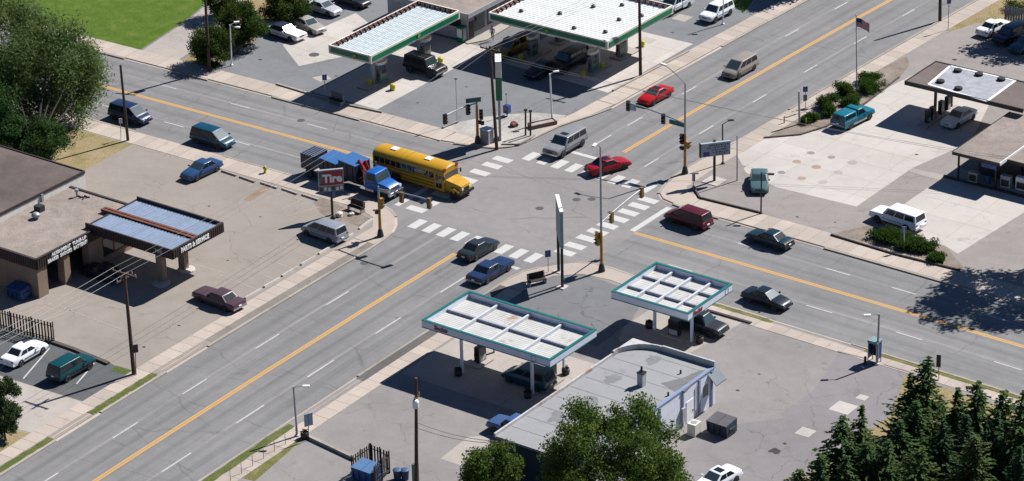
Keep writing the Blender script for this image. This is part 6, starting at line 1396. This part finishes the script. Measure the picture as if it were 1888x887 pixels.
# ---- pedestrian
def person():
    c = G(908, 74, .2); an = R(-60)
    r = empty('person', 'walking person in pale shirt and dark shorts before the far store', 'person', (c.x, c.y, .2), an)
    J = {'pel': (0, 0, .98), 'che': (.03, 0, 1.32), 'nek': (.03, 0, 1.5), 'hd0': (.05, 0, 1.58), 'hd1': (.06, 0, 1.74), 'hpL': (0, .1, .93), 'knL': (.18, .1, .52), 'anL': (.12, .1, .08), 'toL': (.3, .1, .03), 'hpR': (0, -.1, .93), 'knR': (-.08, -.1, .5), 'anR': (-.34, -.1, .16), 'toR': (-.22, -.1, .04),
         'shL': (.02, .2, 1.42), 'elL': (-.1, .26, 1.14), 'waL': (.04, .27, .92), 'haL': (.1, .27, .84), 'shR': (.02, -.2, 1.42), 'elR': (-.02, -.26, 1.14), 'waR': (.2, -.24, .98), 'haR': (.28, -.23, .94)}
    E_ = [('pel', 'che'), ('che', 'nek'), ('nek', 'hd0'), ('hd0', 'hd1'), ('pel', 'hpL'), ('hpL', 'knL'), ('knL', 'anL'), ('anL', 'toL'), ('pel', 'hpR'), ('hpR', 'knR'), ('knR', 'anR'), ('anR', 'toR'), ('che', 'shL'), ('shL', 'elL'), ('elL', 'waL'), ('waL', 'haL'), ('che', 'shR'), ('shR', 'elR'), ('elR', 'waR'), ('waR', 'haR')]
    rad = dict(pel=.16, che=.17, nek=.065, hd0=.09, hd1=.1, hpL=.1, hpR=.1, knL=.07, knR=.07, anL=.045, anR=.045, toL=.04, toR=.04, shL=.07, shR=.07, elL=.05, elR=.05, waL=.035, waR=.035, haL=.04, haR=.04)
    ks = list(J); me = bpy.data.meshes.new('body'); me.from_pydata([J[k] for k in ks], [(ks.index(a), ks.index(b)) for a, b in E_], [])
    o = bpy.data.objects.new('body', me); COL.objects.link(o); sk = o.modifiers.new('skin', 'SKIN'); sb = o.modifiers.new('sub', 'SUBSURF'); sb.levels = 1; sb.render_levels = 1
    for i, k in enumerate(ks): me.skin_vertices[0].data[i].radius = (rad[k], rad[k])
    me.skin_vertices[0].data[0].use_root = True
    dg = bpy.context.evaluated_depsgraph_get(); m2 = bpy.data.meshes.new_from_object(o.evaluated_get(dg)); bpy.data.objects.remove(o)
    SK = M('skin', 176, 128, 104); SH = M('pale_shirt', 206, 210, 232); DK = M('dark_shorts', 40, 42, 56); SHOE = M('shoe', 60, 50, 48)
    m2.materials.clear()
    for m in (SK, SH, DK, SHOE): m2.materials.append(m)
    for p in m2.polygons:
        z = p.center.z; y = abs(p.center.y)
        p.material_index = 3 if z < .12 else 0 if z < .5 else 2 if (z < 1.0 and y < .2) else 1 if (1.0 <= z < 1.5 and not (y > .2 and z < 1.2)) else 0
        p.use_smooth = True
    o = link('body', m2, r)
    bm = bmesh.new(); bmesh.ops.create_icosphere(bm, subdivisions=2, radius=.115, matrix=Matrix.Translation((.03, 0, 1.71)) @ Matrix.Diagonal((1, .9, 1, 1)))
    bmesh.ops.delete(bm, geom=[v_ for v_ in bm.verts if v_.co.z < 1.68 and v_.co.x > .02], context='VERTS')
    me = bpy.data.meshes.new('hair'); bm.to_mesh(me); bm.free(); me.materials.append(M('dark_hair', 52, 42, 38)); link('hair', me, r)
person()
# ================================================================ TREES AND SHRUBS
def leaf_mesh(name, pts, nrm, size, mat, aspect=.6, jitter=.35, rs=None):
    """one quad per leaf clump; size per leaf"""
    rs = rs or rng; n = len(pts); s = size*rs.uniform(1-jitter, 1+jitter, n)
    d = rs.normal(size=(n, 3)); nr = nrm+d*.75; nr /= np.linalg.norm(nr, axis=1)[:, None]
    t = np.cross(nr, rs.normal(size=(n, 3))); t /= np.linalg.norm(t, axis=1)[:, None]; b = np.cross(nr, t)
    T = t*s[:, None]*.5; B = b*s[:, None]*.5*aspect
    V = np.stack([pts-T, pts-B*.9+T*.1, pts+T, pts+B*.9+T*.1], 1).reshape(-1, 3).astype(np.float32)
    return quads(name, V, mat)
def quads(name, V, mat):
    n = len(V)//4; me = bpy.data.meshes.new(name); me.vertices.add(4*n); me.vertices.foreach_set('co', V.ravel()); me.loops.add(4*n); me.loops.foreach_set('vertex_index', np.arange(4*n, dtype=np.int32))
    me.polygons.add(n); me.polygons.foreach_set('loop_start', np.arange(0, 4*n, 4, dtype=np.int32)); me.polygons.foreach_set('loop_total', np.full(n, 4, np.int32)); me.materials.append(mat); me.update(calc_edges=True); return me
def blob_points(rs, blobs, n):
    w = np.array([b[1][0]*b[1][1]*b[1][2] for b in blobs])**.75; k = rs.choice(len(blobs), n, p=w/w.sum())
    C = np.array([b[0] for b in blobs])[k]; Rr = np.array([b[1] for b in blobs])[k]
    d = rs.normal(size=(n, 3)); q = np.linalg.norm(d, axis=1); d2 = d/q[:, None]; r = np.minimum(q*.52, 1.25)
    return C+d2*Rr*r[:, None], d2
def tree(name, label, base, crown_c, crown_r, nb, n, leaf, mat, seed, trunk_r=.25, cat='tree', group='trees and shrubs', droop=0., br=(.22, .4), trunk_mat=None, flat=.75, aspect=.6):
    rs = np.random.default_rng(seed); base = Vector(base); r = wempty(name, label, cat, base, group); C = np.array(crown_c, float); Rc = np.array(crown_r, float); blobs = []
    while len(blobs) < nb:
        d = rs.normal(size=3); d /= np.linalg.norm(d); q = rs.uniform(.3, 1)**.5*.82; b = C+d*Rc*q
        if b[2] < base.z+.3: continue
        k = rs.uniform(*br)*min(Rc[0], Rc[2]); blobs.append((b, np.array((k, k, k*flat))))
    pts, nr = blob_points(rs, blobs, n)
    if droop:
        m = rs.random(n) < .5; pts[m, 2] -= rs.uniform(0, droop, m.sum())
    keep = pts[:, 2] > base.z+.15; pts = pts[keep]; nr = nr[keep]
    loc = np.array(base); me = leaf_mesh('crown', pts-loc, nr, leaf, mat, aspect, rs=rs); o = bpy.data.objects.new('crown', me); COL.objects.link(o); o.parent = r
    tm = trunk_mat or M_BARK; fork = base+Vector((0, 0, max(.3, (C[2]-Rc[2]*.7)-base.z)))
    MB().tube((0, 0, -.1), fork-base, trunk_r, trunk_r*.75, 9).build('trunk', tm).parent = r
    for b, k in blobs[:8]:
        e = (Vector(b)-base).lerp(fork-base, .25); mid = (fork-base).lerp(e, .5)+Vector((0, 0, .3)); m = MB().tube(fork-base, mid, trunk_r*.45, trunk_r*.28, 6).tube(mid, e, trunk_r*.28, trunk_r*.08, 6); m.build('limb', tm).parent = r
    return r
M_BARK = M('bark', 74, 64, 56, rough=.95, var=.35, scale=4)
L_WILLOW = leaf_mat('willow_leaves', al(128, 154, 94), .45, .45); L_DARKW = leaf_mat('dark_tree_leaves', al(78, 112, 62), .4); L_OAK = leaf_mat('oak_leaves', al(106, 132, 62), .45, .32); L_BUSH = leaf_mat('bush_leaves', al(82, 106, 48), .4)  # L_DARKW: naturally darker green foliage of the separate trees below the willows
L_JUN = leaf_mat('juniper_leaves', al(80, 112, 44), .35); L_SPRUCEY = leaf_mat('olive_spruce_needles', al(104, 128, 74), .4, .25); L_SPRUCE = leaf_mat('spruce_needles', al(94, 124, 74), .4, .25); L_SPRUCEB = leaf_mat('blue_spruce_needles', al(80, 112, 76), .4, .25); L_SMALL = leaf_mat('small_tree_leaves', al(84, 108, 66), .4)
b0 = G(66, 318)
tree('willow_tree', 'big grey green willow filling the upper left corner', b0, G(96, 128, 6.6), (7.2, 6.6, 6.4), 84, 46000, .34, L_WILLOW, 11, .4, droop=1.8, br=(.13, .26), flat=1.3, aspect=.38)
tree('willow_tree', 'second willow at the left edge behind the big one', G(-60, 250), G(-10, 70, 8.0), (6.5, 6.5, 6.4), 70, 32000, .36, L_WILLOW, 12, .4, droop=1.6, br=(.15, .27), flat=1.2, aspect=.38)
tree('broadleaf_tree', 'dark rounded tree below the willow beside the stained roof', G(46, 318), G(52, 258, 2.8), (4.8, 3.6, 3.0), 60, 22000, .24, L_DARKW, 13, .25, br=(.2, .36))
tree('broadleaf_tree', 'dark tree at the left edge behind the stained roof', G(-30, 300), G(-25, 215, 4), (4.8, 4.5, 4.4), 60, 22000, .26, L_DARKW, 14, .3, br=(.18, .34))
tree('shrub_tree', 'rounded leafy bush beside the tall upper left pole', G(388, 118), G(389, 82, 2.4), (2.6, 2.4, 2.4), 40, 12000, .22, L_BUSH, 15, .12, br=(.22, .4))
tree('shrub_tree', 'large bush between the lawn drive and the filling station', G(440, 75), G(446, 42, 2.6), (3.6, 2.8, 2.7), 50, 15000, .23, L_BUSH, 16, .14, br=(.2, .38))
tree('shrub_tree', 'leafy bush at the top edge beside the silver grey sedan', G(525, 30), G(522, 8, 2.4), (3.4, 2.8, 2.6), 46, 13000, .23, L_BUSH, 17, .14, br=(.2, .38))
tree('shrub_tree', 'dark bush at the top edge beyond the drive', G(400, 25), G(404, 2, 2.2), (2.4, 2.2, 2.2), 36, 9000, .23, L_BUSH, 18, .12, br=(.22, .4))
tree('oak_tree', 'broad bright green tree in front of the white store', G(1132, 985), G(1134, 840, 5.6), (7.2, 6.6, 5.6), 130, 52000, .24, L_OAK, 19, .3, br=(.11, .21))
tree('broadleaf_tree', 'smaller rounded tree at the bottom edge left of the broad tree', G(908, 928), G(905, 872, 2.6), (2.7, 2.7, 2.9), 50, 16000, .22, L_OAK, 20, .15, br=(.2, .36))
tree('broadleaf_tree', 'small upright tree in the lower left dry grass', G(10, 812), G(8, 748, 3.3), (1.7, 1.7, 3.4), 50, 12000, .22, L_SMALL, 21, .1, br=(.2, .36))
# trees standing outside the picture whose shadows fall into it
tree('broadleaf_tree', 'large tree beyond the right edge shading the street', G(2018, 300, 14) + Vector((-3.4, 7.7, ZL-14)), G(2018, 302, 14) + Vector((-3.4, 7.7, 0)), (7.6, 7.6, 6.0), 62, 11000, .5, L_OAK, 22, .4, br=(.12, .24))
tree('broadleaf_tree', 'tree beyond the upper right corner shading the parked cars', G(1965, -58, 8) - Vector((0, 0, 8-ZL)), G(1965, -58, 8), (4.2, 4.2, 3.8), 40, 8000, .45, L_OAK, 23, .3)
tree('broadleaf_tree', 'tree above the top edge shading the far lawn', G(1490, -128, 7) - Vector((0, 0, 7-ZL)), G(1490, -128, 7), (4.0, 4.0, 3.6), 40, 8000, .45, L_OAK, 24, .3)
# shrubs in the gravel beds
def shrub(px, py, rx, h, label, seed, mat=L_JUN, n=4200, leaf=.18):
    c = G(px, py); rs = np.random.default_rng(seed); blobs = []
    for i in range(14):
        a = rs.uniform(0, 6.28); q = rs.uniform(0, .75)**.7; k = rs.uniform(.3, .5)*rx; blobs.append((np.array((c.x+rx*q*math.cos(a), c.y+rx*q*math.sin(a), ZL+h*rs.uniform(.25, .75))), np.array((k, k, k*.7))))
    pts, nr = blob_points(rs, blobs, n); pts = pts[pts[:, 2] > ZL+.02]; nr = nr[:len(pts)]
    r = wempty('juniper_shrub', label, 'shrub', c, 'trees and shrubs'); me = leaf_mesh('foliage', pts-np.array(c), nr+np.array((0, 0, .4)), leaf, mat, .5, rs=rs); o = bpy.data.objects.new('foliage', me); COL.objects.link(o); o.parent = r
    m = MB()
    for i in range(5): a = i*1.25; m.tube((0, 0, 0), (rx*.6*math.cos(a), rx*.6*math.sin(a), h*.5), .04, .015, 5)
    m.build('stems', M_BARK).parent = r
for i, (px, py, rx, h, lb) in enumerate(((1494, 224, 1.05, 1.0, 'small round shrub at the tip of the flagpole bed'), (1526, 210, 1.15, 1.1, 'shrub behind the turquoise pickup tail'), (1524, 196, 1.2, 1.3, 'tall shrub in the middle of the flagpole bed'), (1558, 176, 1.3, 1.3, 'shrub left of the flagpole'), (1567, 192, 1.1, 1.0, 'low shrub beside the turquoise pickup roof'), (1607, 168, 1.5, 1.3, 'near shrub of the pair right of the flagpole'), (1605, 153, 1.25, 1.3, 'far shrub of the pair right of the flagpole'))): shrub(px, py, rx, h, lb, 40+i)
for i, (px, py, rx, h, lb) in enumerate(((1626, 440, 1.35, 1.0, 'left end shrub of the hedge before the white vehicle'), (1652, 447, 1.4, 1.0, 'second shrub of the hedge'), (1680, 456, 1.45, 1.0, 'third shrub of the hedge beside the white post sign'), (1706, 464, 1.4, 1.0, 'fourth shrub of the hedge'), (1730, 482, .95, .8, 'small low shrub at the right end of the hedge'))): shrub(px, py, rx, h, lb, 60+i, n=5200)
shrub(396, 124, .6, .8, 'small shrub at the foot of the tall upper left pole', 80, L_BUSH, 900)
shrub(1870, 22, 1.6, 1.2, 'green shrub over the grey board fence', 81, L_BUSH, 2600)
# spruces
def spruce_mesh(H_, Rb, seed, mat):
    rs = np.random.default_rng(seed); out = []; nl = int(H_/rs.uniform(.22, .3)); ex = rs.uniform(.65, 1.0); ph = rs.uniform(0, 6.28, 3); dr = rs.uniform(.22, .42)
    for i in range(nl):
        f = i/nl; z = H_*(.04+.96*f); rr = Rb*1.38*(1-f)**ex*rs.uniform(.6, 1.2)+.06; nbr = int(8+12*(1-f))
        for b in range(nbr):
            a = rs.uniform(0, 6.283); L_ = rr*rs.uniform(.6, 1.12)*(1+.28*math.sin(a+ph[0]+f*3)+.16*math.sin(2*a+ph[1]-f*5)); m = max(6, int(L_*15))
            t = np.sort(rs.uniform(.12, 1, m)); dirv = np.array((math.cos(a), math.sin(a), 0)); side = np.array((-math.sin(a), math.cos(a), 0))
            p = dirv*(L_*t)[:, None]+side*(rs.normal(0, .10, m)*(1.15-t))[:, None]+np.array((0, 0, z)); p[:, 2] += -dr*L_*t+.5*dr*L_*t*t+rs.normal(0, .03, m)
            s = rs.uniform(.18, .32, m); ax = dirv+side*rs.normal(0, .45, m)[:, None]; ax[:, 2] -= .15; ax /= np.linalg.norm(ax, axis=1)[:, None]
            up = np.array((0, 0, 1.))+rs.normal(0, .5, (m, 3)); bt = np.cross(up, ax); bt /= np.linalg.norm(bt, axis=1)[:, None]
            T = ax*(s*.6)[:, None]; B = bt*(s*.3)[:, None]
            out.append(np.stack([p-T, p-B, p+T, p+B], 1).reshape(-1, 3))
    return quads('foliage', np.concatenate(out).astype(np.float32), mat)
def spruce(top_px, H_, Rb, label, seed, mat=L_SPRUCE):
    tp = G(*top_px, H_+ZL); base = Vector((tp.x, tp.y, ZL)); r = empty('spruce_tree', label, 'tree', base, 0, 'spruces in the lower right corner')
    me = spruce_mesh(H_, Rb, seed, mat); o = bpy.data.objects.new('foliage', me); COL.objects.link(o); o.parent = r; MB().tube((0, 0, -.1), (0, 0, H_*.95), .2, .03, 8).build('trunk', M_BARK).parent = r
for i, (tp, H_, Rb, lb, mt) in enumerate((((1713, 653), 8.0, 2.5, 'tallest spruce beside the dark pavement sign', L_SPRUCE), ((1680, 684), 6.8, 2.3, 'bushy spruce on the left side of the tallest one', L_SPRUCE), ((1766, 712), 6.6, 2.0, 'slender spruce on the right of the tallest one', L_SPRUCEB), ((1805, 700), 7.6, 2.3, 'spruce with a bare spire near the dry grass', L_SPRUCE),
    ((1840, 752), 7.0, 2.3, 'spruce in the dense clump by the right edge', L_SPRUCEB), ((1590, 744), 6.8, 2.1, 'right spruce of the near pair by the cracked lot', L_SPRUCE), ((1555, 762), 6.6, 2.1, 'left spruce of the near pair by the cracked lot', L_SPRUCE), ((1512, 832), 4.8, 1.9, 'short spruce at the lower end of the near pair', L_SPRUCE),
    ((1890, 716), 9.0, 2.9, 'dark spruce cut off by the right edge', L_SPRUCEB), ((1740, 770), 7.0, 2.5, 'spruce in the shaded middle of the clump', L_SPRUCEB), ((1660, 770), 5.4, 2.2, 'broad low spruce at the front left of the clump', L_SPRUCE), ((1800, 800), 7.2, 2.6, 'front spruce of the dark clump', L_SPRUCEB), ((1880, 820), 7.2, 2.6, 'spruce in the lower right corner', L_SPRUCEB), ((1600, 812), 5.0, 1.9, 'short spruce in front of the near pair', L_SPRUCE), ((1475, 862), 3.2, 1.4, 'smallest spruce at the bottom edge', L_SPRUCE), ((1690, 735), 5.8, 2.3, 'bushy spruce just below the tallest one', L_SPRUCE), ((1782, 762), 6.4, 2.3, 'spruce below the slender one in the clump', L_SPRUCEB), ((1850, 716), 6.6, 2.2, 'spruce between the bare spire one and the right edge', L_SPRUCE), ((1640, 806), 5.2, 2.1, 'low spruce between the near pair and the clump', L_SPRUCE), ((1560, 836), 4.4, 1.9, 'low bushy spruce before the near pair', L_SPRUCE), ((1700, 822), 6.0, 2.4, 'spruce at the bottom middle of the clump', L_SPRUCEB))): spruce(tp, H_, Rb, lb, 100+i, (mt, mt, L_SPRUCEY)[i % 3])
